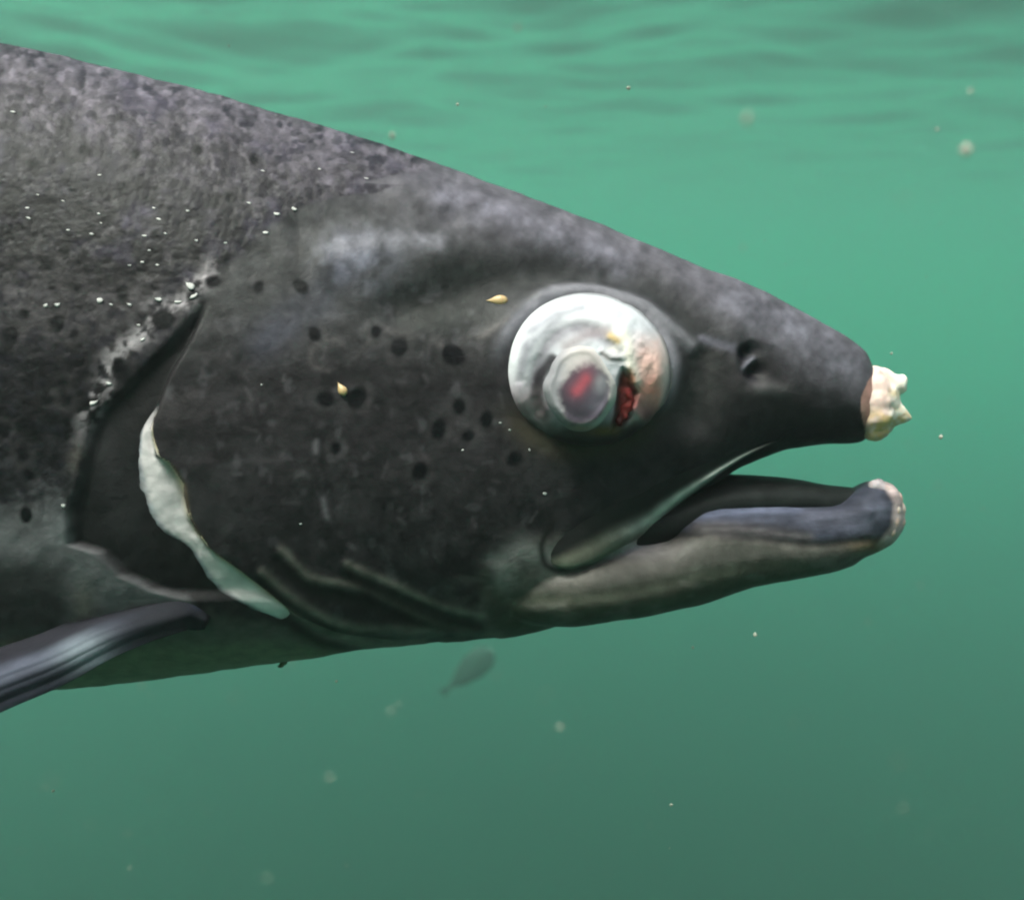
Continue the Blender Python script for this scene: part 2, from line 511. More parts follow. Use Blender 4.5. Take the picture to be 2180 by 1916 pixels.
def paint_body(px, py, z):
    n1 = fbm(px / 90, py / 90, 41); n2 = fbm(px / 28, py / 28, 43); n3 = fbm(px / 200, py / 200, 47)
    c = np.zeros((len(px), 3))
    back = np.array((0.120, 0.115, 0.128)); head = np.array((0.050, 0.052, 0.051)); cheek = np.array((0.022, 0.0205, 0.0215))
    c[:] = head
    # naked head darkens to the cheek
    k = sm(600, 830, py + 60 * (n1 - 0.5))
    c = mixc(c, cheek, k)
    # crown and nape greyer
    topy = np.interp(px, [p[0] for p in TOP], [p[1] for p in TOP])
    k = sm(190, 20, py - topy + 90 * (n1 - 0.5))
    c = mixc(c, (0.125, 0.122, 0.136), k * 0.85)
    c *= (0.72 + 0.56 * n1)[:, None]
    # olive hollow behind the eye, blue-grey sheen painted on the temple
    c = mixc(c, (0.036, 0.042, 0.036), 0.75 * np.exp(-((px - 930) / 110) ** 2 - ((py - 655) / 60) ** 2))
    c = mixc(c, (0.026, 0.028, 0.026), 0.85 * np.exp(-(dist_line(px, py, BROW)[0] / 50) ** 2))  # shade of the brow hollow, deepened in the colour
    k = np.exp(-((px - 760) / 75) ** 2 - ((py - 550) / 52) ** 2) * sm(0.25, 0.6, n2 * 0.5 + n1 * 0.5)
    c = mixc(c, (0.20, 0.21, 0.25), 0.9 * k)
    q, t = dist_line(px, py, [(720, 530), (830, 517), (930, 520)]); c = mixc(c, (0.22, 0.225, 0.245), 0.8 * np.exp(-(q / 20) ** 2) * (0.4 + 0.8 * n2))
    q, t = dist_line(px, py, [(940, 425), (1060, 462), (1200, 510), (1330, 560)]); c = mixc(c, (0.20, 0.2, 0.235), 0.6 * np.exp(-(q / 26) ** 2) * (0.2 + 1.1 * n2))  # light on the forehead ridge, painted as a paler band
    q, t = dist_line(px, py, [(560, 720), (640, 660), (720, 600)]); c = mixc(c, (0.10, 0.105, 0.14), 0.6 * np.exp(-(q / 40) ** 2) * n1 * 1.5)
    q, t = dist_line(px, py, [(1500, 715), (1560, 740)]); c = mixc(c, (0.16, 0.16, 0.19), 0.8 * np.exp(-(q / 9) ** 2))
    q, t = dist_line(px, py, [(1560, 640), (1700, 700), (1810, 770)]); c = mixc(c, (0.15, 0.155, 0.18), 0.6 * np.exp(-(q / 38) ** 2) * (0.3 + n2))
    # mottling of the head
    c *= (0.55 + 0.9 * n2)[:, None]
    c *= (0.75 + 0.5 * fbm(px / 13, py / 13, 59))[:, None]
    k = sm(0.58, 0.7, fbm(px / 60, py / 50, 67)) * sm(1350, 1100, px) * sm(700, 900, py) * (1 - smask)
    c = mixc(c, (0.045, 0.045, 0.046), 0.35 * k)
    k = sm(0.66, 0.8, fbm(px / 36, py / 36, 61)) * sm(1250, 1000, px) * (1 - smask)
    c = mixc(c, (0.10, 0.10, 0.105), 0.35 * k)
    # fine scratches and pale flecks on the cheek plates
    rg = np.random.default_rng(8)
    for _ in range(90):
        x0 = rg.uniform(470, 1300); y0 = rg.uniform(640, 1260); an = rg.normal(0.9, 0.7); ln = rg.uniform(4, 34) ; wd = rg.uniform(2.5, 4.5)
        w = (np.abs(px - x0) < 60) & (np.abs(py - y0) < 60)
        if w.any():
            q, t = dist_line(px[w], py[w], [(x0, y0), (x0 + ln * math.cos(an), y0 + ln * math.sin(an))])
            c[w] = mixc(c[w], (0.10, 0.098, 0.10), rg.uniform(0.1, 0.42) * np.exp(-(q / wd) ** 2))
    # eyelid
    e = np.hypot((px - EYE_C[0]) / EYE_R[0], (py - EYE_C[1]) / EYE_R[1])
    ang = np.arctan2(-(py - EYE_C[1]), px - EYE_C[0])
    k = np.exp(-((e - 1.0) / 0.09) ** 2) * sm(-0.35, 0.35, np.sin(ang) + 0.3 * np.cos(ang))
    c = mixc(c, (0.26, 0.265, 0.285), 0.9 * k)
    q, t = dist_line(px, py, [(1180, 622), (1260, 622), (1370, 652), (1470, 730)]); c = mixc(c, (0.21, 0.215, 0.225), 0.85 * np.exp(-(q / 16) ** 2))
    k = np.exp(-((e - 1.0) / 0.16) ** 2) * sm(-0.2, -0.8, np.sin(ang))
    c = mixc(c, (0.055, 0.05, 0.03), 0.7 * k)
    # bones and folds
    for line, w, kk, cc in ((PREOP, 7, 0.5, (0.13, 0.13, 0.135)), (PREOP2, 7, 0.4, (0.09, 0.09, 0.09)), (CANAL, 8, 0.6, (0.115, 0.11, 0.105))):
        q, t = dist_line(px, py, line)
        c = mixc(c, cc, kk * np.exp(-(q / w) ** 2) * (0.1 + 1.5 * sm(0.3, 0.7, n2)) * sm(0, 0.12, t) * sm(1.0, 0.85, t))
    q, t = dist_line(px, py, curve([(800, 700), (760, 760), (700, 790), (660, 770), (665, 740), (712, 722), (735, 750), (730, 780)], 30))
    c = mixc(c, (0.11, 0.105, 0.10), 0.4 * np.exp(-(q / 6) ** 2) * sm(0.35, 0.7, n2))
    # pale throat, chin and belly
    yb = np.interp(px, [-600, 0, 430, 640, 800, 1000, 1040, 1100, 1160, 1250, 1320, 1400, 1900], [1390, 1360, 1310, 1330, 1345, 1330, 1240, 1185, 1150, 1140, 1120, 1130, 1165])
    k = sm(-22, 22, py - yb + 30 * (n2 - 0.5))
    c = mixc(c, np.array((0.125, 0.123, 0.104)), k * (0.75 + 0.25 * n2))
    k = sm(1340, 1400, py); c = mixc(c, (0.20, 0.215, 0.14), k)
    q, t = dist_line(px, py, [(1190, 1195), (1110, 1170), (1060, 1205), (1060, 1250)]); c = mixc(c, (0.30, 0.30, 0.28), 0.75 * np.exp(-(q / 28) ** 2))
    c = mixc(c, (0.50, 0.48, 0.46), 0.9 * np.exp(-((px - 1350) / 75) ** 2 - ((py - 1165) / 22) ** 2))
    yc = np.interp(px, [p_[0] for p_ in CHIN], [p_[1] for p_ in CHIN]); c = mixc(c, (0.062, 0.070, 0.046), 0.85 * sm(-8, 30, py - yc) * sm(1020, 1090, px) * sm(1800, 1740, px))  # throat below the fold painted darker and greener, as shaded underside
    # dark stripes over the branchiostegal rays
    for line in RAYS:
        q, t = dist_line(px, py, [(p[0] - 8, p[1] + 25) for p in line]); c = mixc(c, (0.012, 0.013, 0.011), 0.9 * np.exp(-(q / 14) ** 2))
        q, t = dist_line(px, py, line); c = mixc(c, (0.24, 0.23, 0.19), 0.75 * np.exp(-(q / 9) ** 2) * (0.4 + 0.9 * n2))
    q, t = dist_line(px, py, CHIN); c = mixc(c, (0.06, 0.075, 0.045), 0.55 * np.exp(-(q / 17) ** 2))  # shadow in the chin fold, painted as a dark stripe
    q, t = dist_line(px, py, [(1035, 1225), (1050, 1290)]); c = mixc(c, (0.04, 0.04, 0.03), 0.7 * np.exp(-(q / 22) ** 2))
    # lower lip: blue grey, with a dark seam under it
    lip = soft_poly(px, py, [(1390, 1145), (1480, 1060), (1620, 1040), (1760, 1030), (1880, 1000), (1940, 1080), (1900, 1140), (1850, 1148), (1740, 1158), (1620, 1146), (1500, 1133)], 8)
    c = mixc(c, np.array((0.042, 0.047, 0.064)), lip)
    q, t = dist_line(px, py, [(1450, 1110), (1530, 1092), (1640, 1090), (1700, 1086)]); c = mixc(c, (0.13, 0.15, 0.21), 0.8 * lip * np.exp(-(q / 12) ** 2))  # narrow highlight along the lip, put into the colour
    q, t = dist_line(px, py, [(1720, 1105), (1840, 1110), (1880, 1080)]); c = mixc(c, (0.16, 0.17, 0.22), 0.6 * lip * np.exp(-(q / 18) ** 2))
    q, t = dist_line(px, py, [(1480, 1122), (1600, 1130), (1720, 1145)]); c = mixc(c, (0.10, 0.09, 0.085), 0.7 * np.exp(-(q / 14) ** 2))
    q, t = dist_line(px, py, JAWLINE); c = mixc(c, (0.035, 0.033, 0.03), 0.75 * np.exp(-(q / 8) ** 2))
    k = soft_poly(px, py, [(1862, 1005), (1900, 1020), (1950, 1080), (1930, 1165), (1880, 1190), (1868, 1160), (1898, 1120), (1902, 1070), (1885, 1040), (1850, 1030)], 7)
    c = mixc(c, (0.55, 0.45, 0.42), k)
    c = mixc(c, (0.22, 0.16, 0.09), 0.8 * np.exp(-((px - 1858) / 45) ** 2 - ((py - 1165) / 13) ** 2))
    k = soft_poly(px, py, [(1868, 775), (1846, 815), (1834, 846), (1833, 875), (1846, 935), (1850, 960), (1900, 960), (1900, 770)], 7)
    k = sm(0.35, 0.65, k + 0.7 * (n2 - 0.5))
    c = mixc(c, (0.42, 0.25, 0.20), k)
    thr = sm(1120, 1180, py) * sm(900, 1050, px)
    c = c * (1 - thr[:, None] * (0.16 * (fbm(px / 90, py / 40, 83) - 0.45) + 0.10 * (fbm(px / 15, py / 11, 85) - 0.5))[:, None] * 1.6)
    c = mixc(c, (0.26, 0.25, 0.22), 0.25 * thr * sm(0.60, 0.75, fbm(px / 70, py / 30, 87)))
    c = c * (1 + lip[:, None] * (1.3 * (fbm(px / 70, py / 10, 89) - 0.5))[:, None])
    # underside of the upper jaw and corner of the mouth, black
    k = soft_poly(px, py, [(1300, 1150), (1420, 1060), (1560, 985), (1660, 945), (1690, 962), (1580, 1012), (1500, 1060), (1410, 1130)], 8)
    c = mixc(c, (0.012, 0.012, 0.012), 0.9 * k)
    q, t = dist_line(px, py, curve([(1205, 1085), (1172, 1125), (1153, 1165), (1160, 1200), (1190, 1214), (1235, 1212)], 24)); c = mixc(c, (0.012, 0.012, 0.011), 0.9 * np.exp(-(q / 8) ** 2) * sm(0, 0.3, t) * sm(1, 0.8, t))
    # nostril
    for a, b, r in ((1592, 750, 22), (1608, 792, 21)):
        c = mixc(c, (0.010, 0.010, 0.014), 0.95 * np.exp(-(((px - a) / r) ** 2 + ((py - b) / r) ** 2) ** 1.5))
    q, t = dist_line(px, py, [(1585, 785), (1605, 762)]); c = mixc(c, (0.16, 0.165, 0.19), 0.9 * np.exp(-(q / 6) ** 2))
    c = mixc(c, (0.13, 0.128, 0.125), 0.7 * np.exp(-((px - 1640) / 45) ** 2 - ((py - 828) / 16) ** 2))
    # scaled body
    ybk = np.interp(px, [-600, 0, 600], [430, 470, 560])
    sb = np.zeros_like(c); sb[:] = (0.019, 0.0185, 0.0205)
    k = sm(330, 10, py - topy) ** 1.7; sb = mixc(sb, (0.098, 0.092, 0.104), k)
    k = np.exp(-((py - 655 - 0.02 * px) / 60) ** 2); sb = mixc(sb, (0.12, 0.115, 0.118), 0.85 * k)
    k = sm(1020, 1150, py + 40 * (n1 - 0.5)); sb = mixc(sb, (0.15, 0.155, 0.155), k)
    k = soft_poly(px, py, [(-60, 1190), (140, 1195), (150, 1300), (120, 1350), (-60, 1370)], 34) * sm(0.25, 0.5, 0.5 * n1 + 0.5 * n2 + 0.1); sb = mixc(sb, (0.030, 0.031, 0.030), 0.9 * k)
    k = np.exp(-((px - 178) / 26) ** 2 - ((py - 1290) / 45) ** 2); sb = mixc(sb, (0.22, 0.20, 0.17), 0.9 * k)
    k = np.exp(-((px - 125) / 30) ** 2 - ((py - 1120) / 60) ** 2); sb = mixc(sb, (0.16, 0.175, 0.175), 0.7 * k)
    k = np.exp(-((px - 165) / 18) ** 2 - ((py - 975) / 30) ** 2); sb = mixc(sb, (0.2, 0.19, 0.165), 0.6 * k)
    sb *= (1 + sm(1130, 1040, py) * (0.9 * c1 - 0.45))[:, None]
    sm_lo = sm(1130, 1040, py)
    sb *= (1 + sm_lo * (1.3 * n2 - 0.65))[:, None] * (1 + sm_lo * (1.4 * fbm(px / 13, py / 10, 93) - 0.7))[:, None]
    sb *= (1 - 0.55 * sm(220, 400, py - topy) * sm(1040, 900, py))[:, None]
    sb = mixc(sb, (0.10, 0.096, 0.102), 0.5 * sm(0.68, 0.80, fbm(px / 11, py / 8, 95)) * sm(900, 500, py))
    blot = sm(1120, 1040, py) * sm(0.58, 0.72, fbm(px / 22, py / 19, 97)); sb = mixc(sb, (0.014, 0.0135, 0.018), 0.8 * blot)
    pr = sm(0.55, 0.9, fbm(px / 45, py / 45, 71)); sb = mixc(sb, (0.075, 0.068, 0.10), 0.4 * pr * sm(800, 500, py))
    fl = (c2 > 0.93) & (rr < 0.45); sb = mixc(sb, (0.10, 0.098, 0.10), 0.4 * fl * sm(760, 500, py))  # pale flecks painted for glints on single scales
    sb *= (1 - 0.22 * sm(0.42, 0.62, rr) * sm(1120, 950, py))[:, None]
    k = smask * (1 - sm(-20, 25, py - yb))
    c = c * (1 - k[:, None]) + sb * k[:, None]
    # pale rim of scales along the gill opening
    q, t = dist_line(px, py, [(470, 560), (415, 610), (400, 640), (330, 660), (312, 705), (240, 760), (225, 815), (205, 850), (180, 905), (165, 980)])
    c = mixc(c, (0.36, 0.35, 0.35), 0.9 * np.exp(-(q / 20) ** 2) * sm(0.40, 0.58, 0.5 * n2 + 0.5 * fbm(px / 14, py / 14, 53)) * sm(1.0, 0.8, t))
    # dark spots
    for a, b, r in SPOTS:
        w = (np.abs(px - a) < 60) & (np.abs(py - b) < 60)
        if w.any():
            X = px[w] - a; Y = py[w] - b
            th = (a * 7 + b * 13) % 6.28
            X2 = X * math.cos(th) + Y * math.sin(th); Y2 = -X * math.sin(th) + Y * math.cos(th)
            q = np.hypot(X2 * 0.86, Y2 * 1.12) + 5 * (n2[w] - 0.5)
            kk = sm(r + 4.5, r - 4.5, q)
            c[w] = mixc(c[w], (0.003, 0.003, 0.004), kk)
            ring = np.exp(-((q - r - 11) / 8) ** 2) * 0.16
            c[w] = mixc(c[w], (0.09, 0.088, 0.085), ring * (0.4 + n2[w]))
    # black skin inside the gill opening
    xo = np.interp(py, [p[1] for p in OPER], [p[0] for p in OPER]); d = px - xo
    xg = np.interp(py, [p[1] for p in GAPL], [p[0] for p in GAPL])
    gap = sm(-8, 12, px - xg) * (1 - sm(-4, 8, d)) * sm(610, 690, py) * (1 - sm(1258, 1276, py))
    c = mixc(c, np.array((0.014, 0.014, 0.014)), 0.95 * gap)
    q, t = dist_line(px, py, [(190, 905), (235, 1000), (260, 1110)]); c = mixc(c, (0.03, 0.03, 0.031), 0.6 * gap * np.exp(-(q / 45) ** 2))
    # brown hem of the gill cover
    hem = 0.6 * np.exp(-((d - 4) / 6) ** 2) * sm(960, 1010, py) * (1 - sm(1290, 1320, py)); c = mixc(c, (0.16, 0.125, 0.07), 0.8 * hem)
    return c

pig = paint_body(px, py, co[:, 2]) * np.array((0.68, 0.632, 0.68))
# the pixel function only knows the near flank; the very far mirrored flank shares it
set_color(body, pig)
sil = smask * (0.02 + 0.16 * sm(0.6, 0.98, c1)) * sm(1100, 800, py)
set_float(body, sil, 'silver')

# rear of the body, outside the frame: coarse, in the same mesh
TOPR = [(-5600, 560), (-5000, 500), (-4200, 380), (-3000, 170), (-1800, 20), (-900, -15), (-380, 28), (-300, 44)]
BOTR = [(-5600, 800), (-5000, 850), (-4200, 960), (-3000, 1210), (-1800, 1400), (-900, 1465), (-380, 1466), (-300, 1466)]
WIDR = [(-5600, 30), (-5000, 80), (-4200, 150), (-3000, 270), (-1800, 380), (-900, 428), (-380, 426), (-300, 420)]
rv, rf = loft(TOPR, BOTR, WIDR, -5600, -300, 20, 240, n=2.1)
rear = mesh_np('rear', rv, rf)
rc = coords(rear); rpx, rpy = proj(rc)
rtop = np.interp(rpx, [p[0] for p in TOPR], [p[1] for p in TOPR]); rbot = np.interp(rpx, [p[0] for p in BOTR], [p[1] for p in BOTR])
rq = 30 + np.clip((rpy - rtop) / (rbot - rtop), 0, 1) * 1440          # same bands as the front, squeezed towards the tail
smask = np.ones(len(rc)); rr, c1, c2, bu = scale_cells(rpx, rq)
c = paint_body(rpx, rq, rc[:, 2]) * np.array((0.68, 0.632, 0.68))
set_color(rear, c); set_float(rear, np.full(len(rc), 0.05), 'silver')
bm = bmesh.new(); bm.from_mesh(body); bm.from_mesh(rear); bm.to_mesh(body); bm.free()
bpy.data.meshes.remove(rear)
body.shade_smooth()
add('body', body, SKIN, salmon)

nv = len(body.vertices)
V = coords(body)
ls = np.empty(len(body.polygons), np.int32); body.polygons.foreach_get('loop_start', ls)
lt = np.empty(len(body.polygons), np.int32); body.polygons.foreach_get('loop_total', lt)
vi = np.empty(len(body.loops), np.int32); body.loops.foreach_get('vertex_index', vi)
polys = [vi[a:a + b].tolist() for a, b in zip(ls, lt)]
bvh = BVHTree.FromPolygons(V.tolist(), polys)
EYEP = Vector((0, -D, 0))

def hit(px_, py_):
    """local depth and normal of the skin seen at a photo pixel, or None"""
    d = (pt(px_, py_) - EYEP).normalized()
    loc, n, i, q = bvh.ray_cast(EYEP, d)
    return (loc, n) if loc is not None else (None, None)

def depth_grid(PX, PY):
    """skin depth at a grid of pixels, holes filled along rows"""
    Yd = np.full(PX.shape, np.nan)
    for k in np.ndindex(PX.shape):
        loc, n = hit(PX[k], PY[k])
        if loc is not None and loc.y < 0.005:
            Yd[k] = loc.y
    for r in range(Yd.shape[0]):
        g = ~np.isnan(Yd[r])
        if g.any():
            Yd[r] = np.interp(np.arange(Yd.shape[1]), np.flatnonzero(g), Yd[r][g])
    for c_ in range(Yd.shape[1]):
        g = ~np.isnan(Yd[:, c_])
        if g.any():
            Yd[:, c_] = np.interp(np.arange(Yd.shape[0]), np.flatnonzero(g), Yd[:, c_][g])
    return Yd

def lay(PX, PY, Yd):
    k = S * (D + Yd) / D
    return np.stack([(PX - 1090) * k, Yd, (958 - PY) * k], -1)

def slab(name, PX, PY, Yd, lift, mat, parent, colour, back=0.0012):
    """plate lying on the skin: front sheet lifted by `lift`, closed behind by a sheet sunk into the skin"""
    n, m = PX.shape
    front = lay(PX, PY, Yd - lift).reshape(-1, 3); rear_ = lay(PX, PY, Yd + back).reshape(-1, 3)
    F = grid_faces(n, m)
    F2 = grid_faces(n, m)[:, ::-1] + n * m
    i = np.arange(n * m).reshape(n, m)
    rim = np.concatenate([i[0, :], i[1:, -1], i[-1, -2::-1], i[-2:0:-1, 0]])
    R2 = np.roll(rim, -1)
    F3 = np.stack([R2, rim, rim + n * m, R2 + n * m], -1)
    me = mesh_np(name, np.concatenate([front, rear_]), np.concatenate([F, F2, F3]))
    bm = bmesh.new(); bm.from_mesh(me); bmesh.ops.recalc_face_normals(bm, faces=bm.faces); bm.to_mesh(me); bm.free()
    cc = np.asarray(colour).reshape(-1, 3); set_color(me, np.concatenate([cc, cc]))
    return add(name, me, mat, parent)

# ---- white membrane in the gill opening
R_ = curve([(342, 850), (322, 913), (338, 965), (368, 990), (394, 1035), (406, 1097), (441, 1160), (512, 1210), (590, 1273), (634, 1316)], 90)
L_ = curve([(340, 856), (297, 925), (290, 991), (301, 1070), (333, 1124), (400, 1168), (428, 1212), (455, 1250), (516, 1290), (616, 1328)], 90)
u = np.linspace(0, 1, 18)[None]
PX = L_[:, :1] * (1 - u) + (R_[:, :1] + 5) * u; PY = L_[:, 1:] * (1 - u) + R_[:, 1:] * u
PX = PX + 5 * (fbm(PY / 22, PX * 0 + 3, 4) - 0.5) * (1 - u)
Yd = depth_grid(PX, PY)
tq = np.linspace(0, 1, 90)[:, None]
lift = -0.0003 + 0.0007 * np.sin(np.pi * np.clip(u, 0.0, 1)) ** 0.6 * sm(0, 0.06, tq) * sm(1, 0.94, tq) + 0.0004 * (fbm(PX / 18, PY / 18, 2) - 0.5)
cc = np.zeros(PX.shape + (3,)); cc[:] = (0.52, 0.475, 0.49)
cc = cc + (np.array((0.30, 0.33, 0.40)) - cc) * (sm(0.28, 0, u + 0.2 * (fbm(PX / 20, PY / 20, 9) - 0.5)) * 0.9)[..., None]
cc = cc + (np.array((0.24, 0.20, 0.13)) - cc) * (sm(0.72, 0.95, u) * np.ones_like(PX))[..., None]
cc *= ((0.7 + 0.45 * fbm(PX / 30, PY / 30, 12)) * (1 + 0.15 * sm(1150, 1260, PY)))[..., None]
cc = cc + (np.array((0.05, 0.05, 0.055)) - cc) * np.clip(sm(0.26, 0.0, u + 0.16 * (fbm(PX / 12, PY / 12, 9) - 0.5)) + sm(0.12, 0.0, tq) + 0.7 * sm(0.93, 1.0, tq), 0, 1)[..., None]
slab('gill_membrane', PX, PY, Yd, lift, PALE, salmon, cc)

# ---- maxilla, the long plate along the upper lip
up_ = curve([(1668, 925), (1600, 940), (1520, 965), (1440, 992), (1350, 1022), (1270, 1055), (1206, 1098), (1172, 1138), (1158, 1170), (1160, 1184)], 80)
lo_ = curve([(1664, 936), (1590, 972), (1510, 1027), (1430, 1090), (1392, 1128), (1320, 1168), (1255, 1202), (1210, 1212), (1180, 1205), (1163, 1188)], 80)
u = np.linspace(0, 1, 22)[None]
PX = up_[:, :1] * (1 - u) + lo_[:, :1] * u; PY = up_[:, 1:] * (1 - u) + lo_[:, 1:] * u
Yd = depth_grid(PX, PY)
for _ in range(6):                                   # stiff plate: smoothed depth
    Yd[1:-1] = (Yd[:-2] + Yd[2:] + 2 * Yd[1:-1]) / 4
    Yd[:, 1:-1] = (Yd[:, :-2] + Yd[:, 2:] + 2 * Yd[:, 1:-1]) / 4
tt = np.linspace(0, 1, 80)[:, None]
lift = (-0.0005 + 0.0027 * sm(0, 0.95, u) * sm(1.0, 0.95, u) * (0.4 + 0.6 * sm(0, 0.4, tt)) * sm(1.0, 0.88, tt)) * sm(0.0, 0.05, tt)
lift = lift + 0.0009 * np.exp(-((u - 0.86) / 0.1) ** 2) * sm(0, 0.1, tt) * sm(0.85, 0.6, tt)
cc = np.zeros(PX.shape + (3,)); cc[:] = (0.009, 0.009, 0.009)
def gmix(cc, col_, k):
    return cc + (np.array(col_) - cc) * np.clip(k * np.ones(cc.shape[:2]), 0, 1)[..., None]
cc = gmix(cc, (0.46, 0.46, 0.44), 0.95 * np.exp(-((u - 0.82) / 0.12) ** 2) * sm(0.02, 0.2, tt) * sm(0.85, 0.55, tt))  # highlight along the lower edge, painted pale
cc = gmix(cc, (0.15, 0.145, 0.115), sm(0.5, 0.9, u) * sm(0.5, 0.8, tt))
cc = gmix(cc, (0.014, 0.014, 0.013), sm(0.93, 1.0, tt) * 0.9)
cc = gmix(cc, (0.014, 0.014, 0.013), sm(0.94, 1.0, u) * 0.6)
cc = gmix(cc, (0.17, 0.172, 0.17), 0.9 * np.exp(-((u - 0.06) / 0.07) ** 2) * np.exp(-((tt - 0.36) / 0.12) ** 2))  # short highlight streak by the upper edge, in the colour
cc *= (0.8 + 0.4 * fbm(PX / 40, PY / 40, 3))[..., None]
slab('maxilla', PX, PY, Yd, lift, SKIN, salmon, cc, back=0.001)
# its rounded hind rim: a dark raised hook
def tube_path(pts, rad, seg=10):
    p = [Vector(q) for q in pts]; n = len(p)
    v = []; 
    for k in range(n):
        t = (p[min(k + 1, n - 1)] - p[max(k - 1, 0)]).normalized()
        a = t.cross(Vector((0, 1, 0))).normalized(); b = t.cross(a)
        for q in range(seg):
            an = 2 * math.pi * q / seg
            v.append(p[k] + (a * math.cos(an) + b * math.sin(an)) * rad[k])
    f = grid_faces(n, seg, True).tolist() + [list(range(seg))[::-1], [(n - 1) * seg + q for q in range(seg)]]
    return np.array([tuple(q) for q in v]), f

# ---- inside of the mouth
xs = np.arange(1290, 1862, 10)
t_ = spline([(1290, 1080), (1400, 1045), (1500, 1018), (1556, 1010), (1640, 1014), (1703, 1021), (1760, 1032), (1830, 1040), (1862, 1050)], xs)
b_ = spline([(1290, 1190), (1430, 1172), (1500, 1130), (1862, 1100)], xs)
w_ = spline([(1290, 150), (1500, 118), (1700, 86), (1862, 40)], xs)
mv, mf = tube(np.stack([(xs - 1090) * S, xs * 0 + 0.001, (958 - (t_ + b_) / 2) * S], 1), w_ * S, (b_ - t_) / 2 * S, 40)
me = mesh_np('tongue', mv, mf)
q = coords(me)
set_color(me, np.array((0.012, 0.013, 0.013))[None] * np.ones((len(q), 1)) * (0.7 + 0.6 * fbm(q[:, 0] * 400, q[:, 2] * 400 + 90, 4))[:, None])
add('tongue', me, SKIN, salmon)

# ---- raw flesh at the snout and at the chin
def flesh(name, balls, colour_fn, vox=0.00032, noise=0.0007, nscale=22, sm_it=4):
    v, f = join_vf([ball_vf(pt(a, b, y * S), r * S) for a, b, y, r in balls])
    m = remeshed(v, f, vox, sm_it, name)
    c = coords(m); n = normals(m); a, b = proj(c)
    dsp = (fbm(a / nscale, b / nscale + c[:, 1] * 3000 / nscale, 6) - 0.5) * 2 * noise
    m.vertices.foreach_set('co', (c + n * dsp[:, None]).ravel()); m.update()
    set_color(m, colour_fn(a, b, dsp / noise))
    return add(name, m, FLESH, salmon)

def chain(p, q, n):
    return [tuple(p[k] + (q[k] - p[k]) * i / (n - 1) for k in range(4)) for i in range(n)]

bl = []
for y in (-46, -16, 16, 46):
    e = 1 - abs(y) / 130
    bl += [(1868, 850, y * 0.6, 46), (1872, 888, y * 0.6, 36), (1862, 802, y, 27 * e), (1856, 838, y, 31 * e), (1858, 872, y, 33 * e), (1862, 902, y, 33 * e), (1878, 902, y, 27 * e), (1884, 868, y, 28 * e), (1884, 838, y, 22 * e), (1878, 812, y, 22 * e)]
for y in (-1, 1):
    bl += [(1862, 812, y * 36, 26), (1858, 830, y * 46, 36), (1858, 856, y * 50, 40), (1860, 886, y * 48, 40), (1862, 908, y * 42, 32)]
bl += chain((1878, 808, -30, 26), (1912, 820, -34, 18), 7) + [(1919, 810, -34, 13), (1918, 826, -34, 13)]
bl += chain((1890, 878, -24, 32), (1926, 889, -28, 13), 7) + chain((1890, 890, -24, 20), (1938, 891, -28, 6), 6)
bl += chain((1868, 800, 24, 14), (1900, 815, 28, 12), 5)
def snout_col(a, b, q):
    c = np.zeros((len(a), 3)); c[:] = (0.62, 0.46, 0.42)
    c = mixc(c, (0.76, 0.70, 0.62), sm(1885, 1910, a) * 0.9)
    c = mixc(c, (0.58, 0.38, 0.15), 0.9 * sm(855, 905, b) * sm(0.3, 0.6, fbm(a / 16, b / 16, 5)))
    c = mixc(c, (0.60, 0.42, 0.18), 0.6 * np.exp(-((a - 1905) / 14) ** 2 - ((b - 838) / 8) ** 2))
    c = mixc(c, (0.50, 0.34, 0.30), 0.7 * sm(1862, 1838, a))
    c = mixc(c, (0.22, 0.12, 0.09), 0.8 * sm(1854, 1836, a + 14 * (fbm(a / 9, b / 9, 5) - 0.5)))
    return c * (0.9 + 0.15 * q)[:, None]
flesh('snout_wound', bl, snout_col, noise=0.00035, nscale=26, sm_it=14)
bl = []
for y in (-38, -12, 12, 38):
    e = 1 - (abs(y) / 80) ** 2 * 0.5; dx = -10 * (abs(y) / 38) ** 2
    for a, b, r in ((1872, 1036, 17), (1890, 1046, 20), (1901, 1063, 22), (1908, 1086, 22), (1907, 1108, 22), (1898, 1130, 21), (1886, 1148, 17), (1872, 1160, 12)):
        bl.append((a + dx, b, y, r * e))
def chin_col(a, b, q):
    c = np.zeros((len(a), 3)); c[:] = (0.56, 0.37, 0.32)
    c = mixc(c, (0.62, 0.50, 0.45), sm(0.45, 0.7, fbm(a / 14, b / 14, 15)))
    c = mixc(c, (0.30, 0.20, 0.10), sm(1125, 1160, b) * 0.8)
    c = mixc(c, (0.30, 0.27, 0.30), sm(1898, 1880, a) * 0.9)
    return c * (0.9 + 0.15 * q)[:, None]
flesh('chin_wound', bl, chin_col, noise=0.00025, nscale=26, sm_it=16)

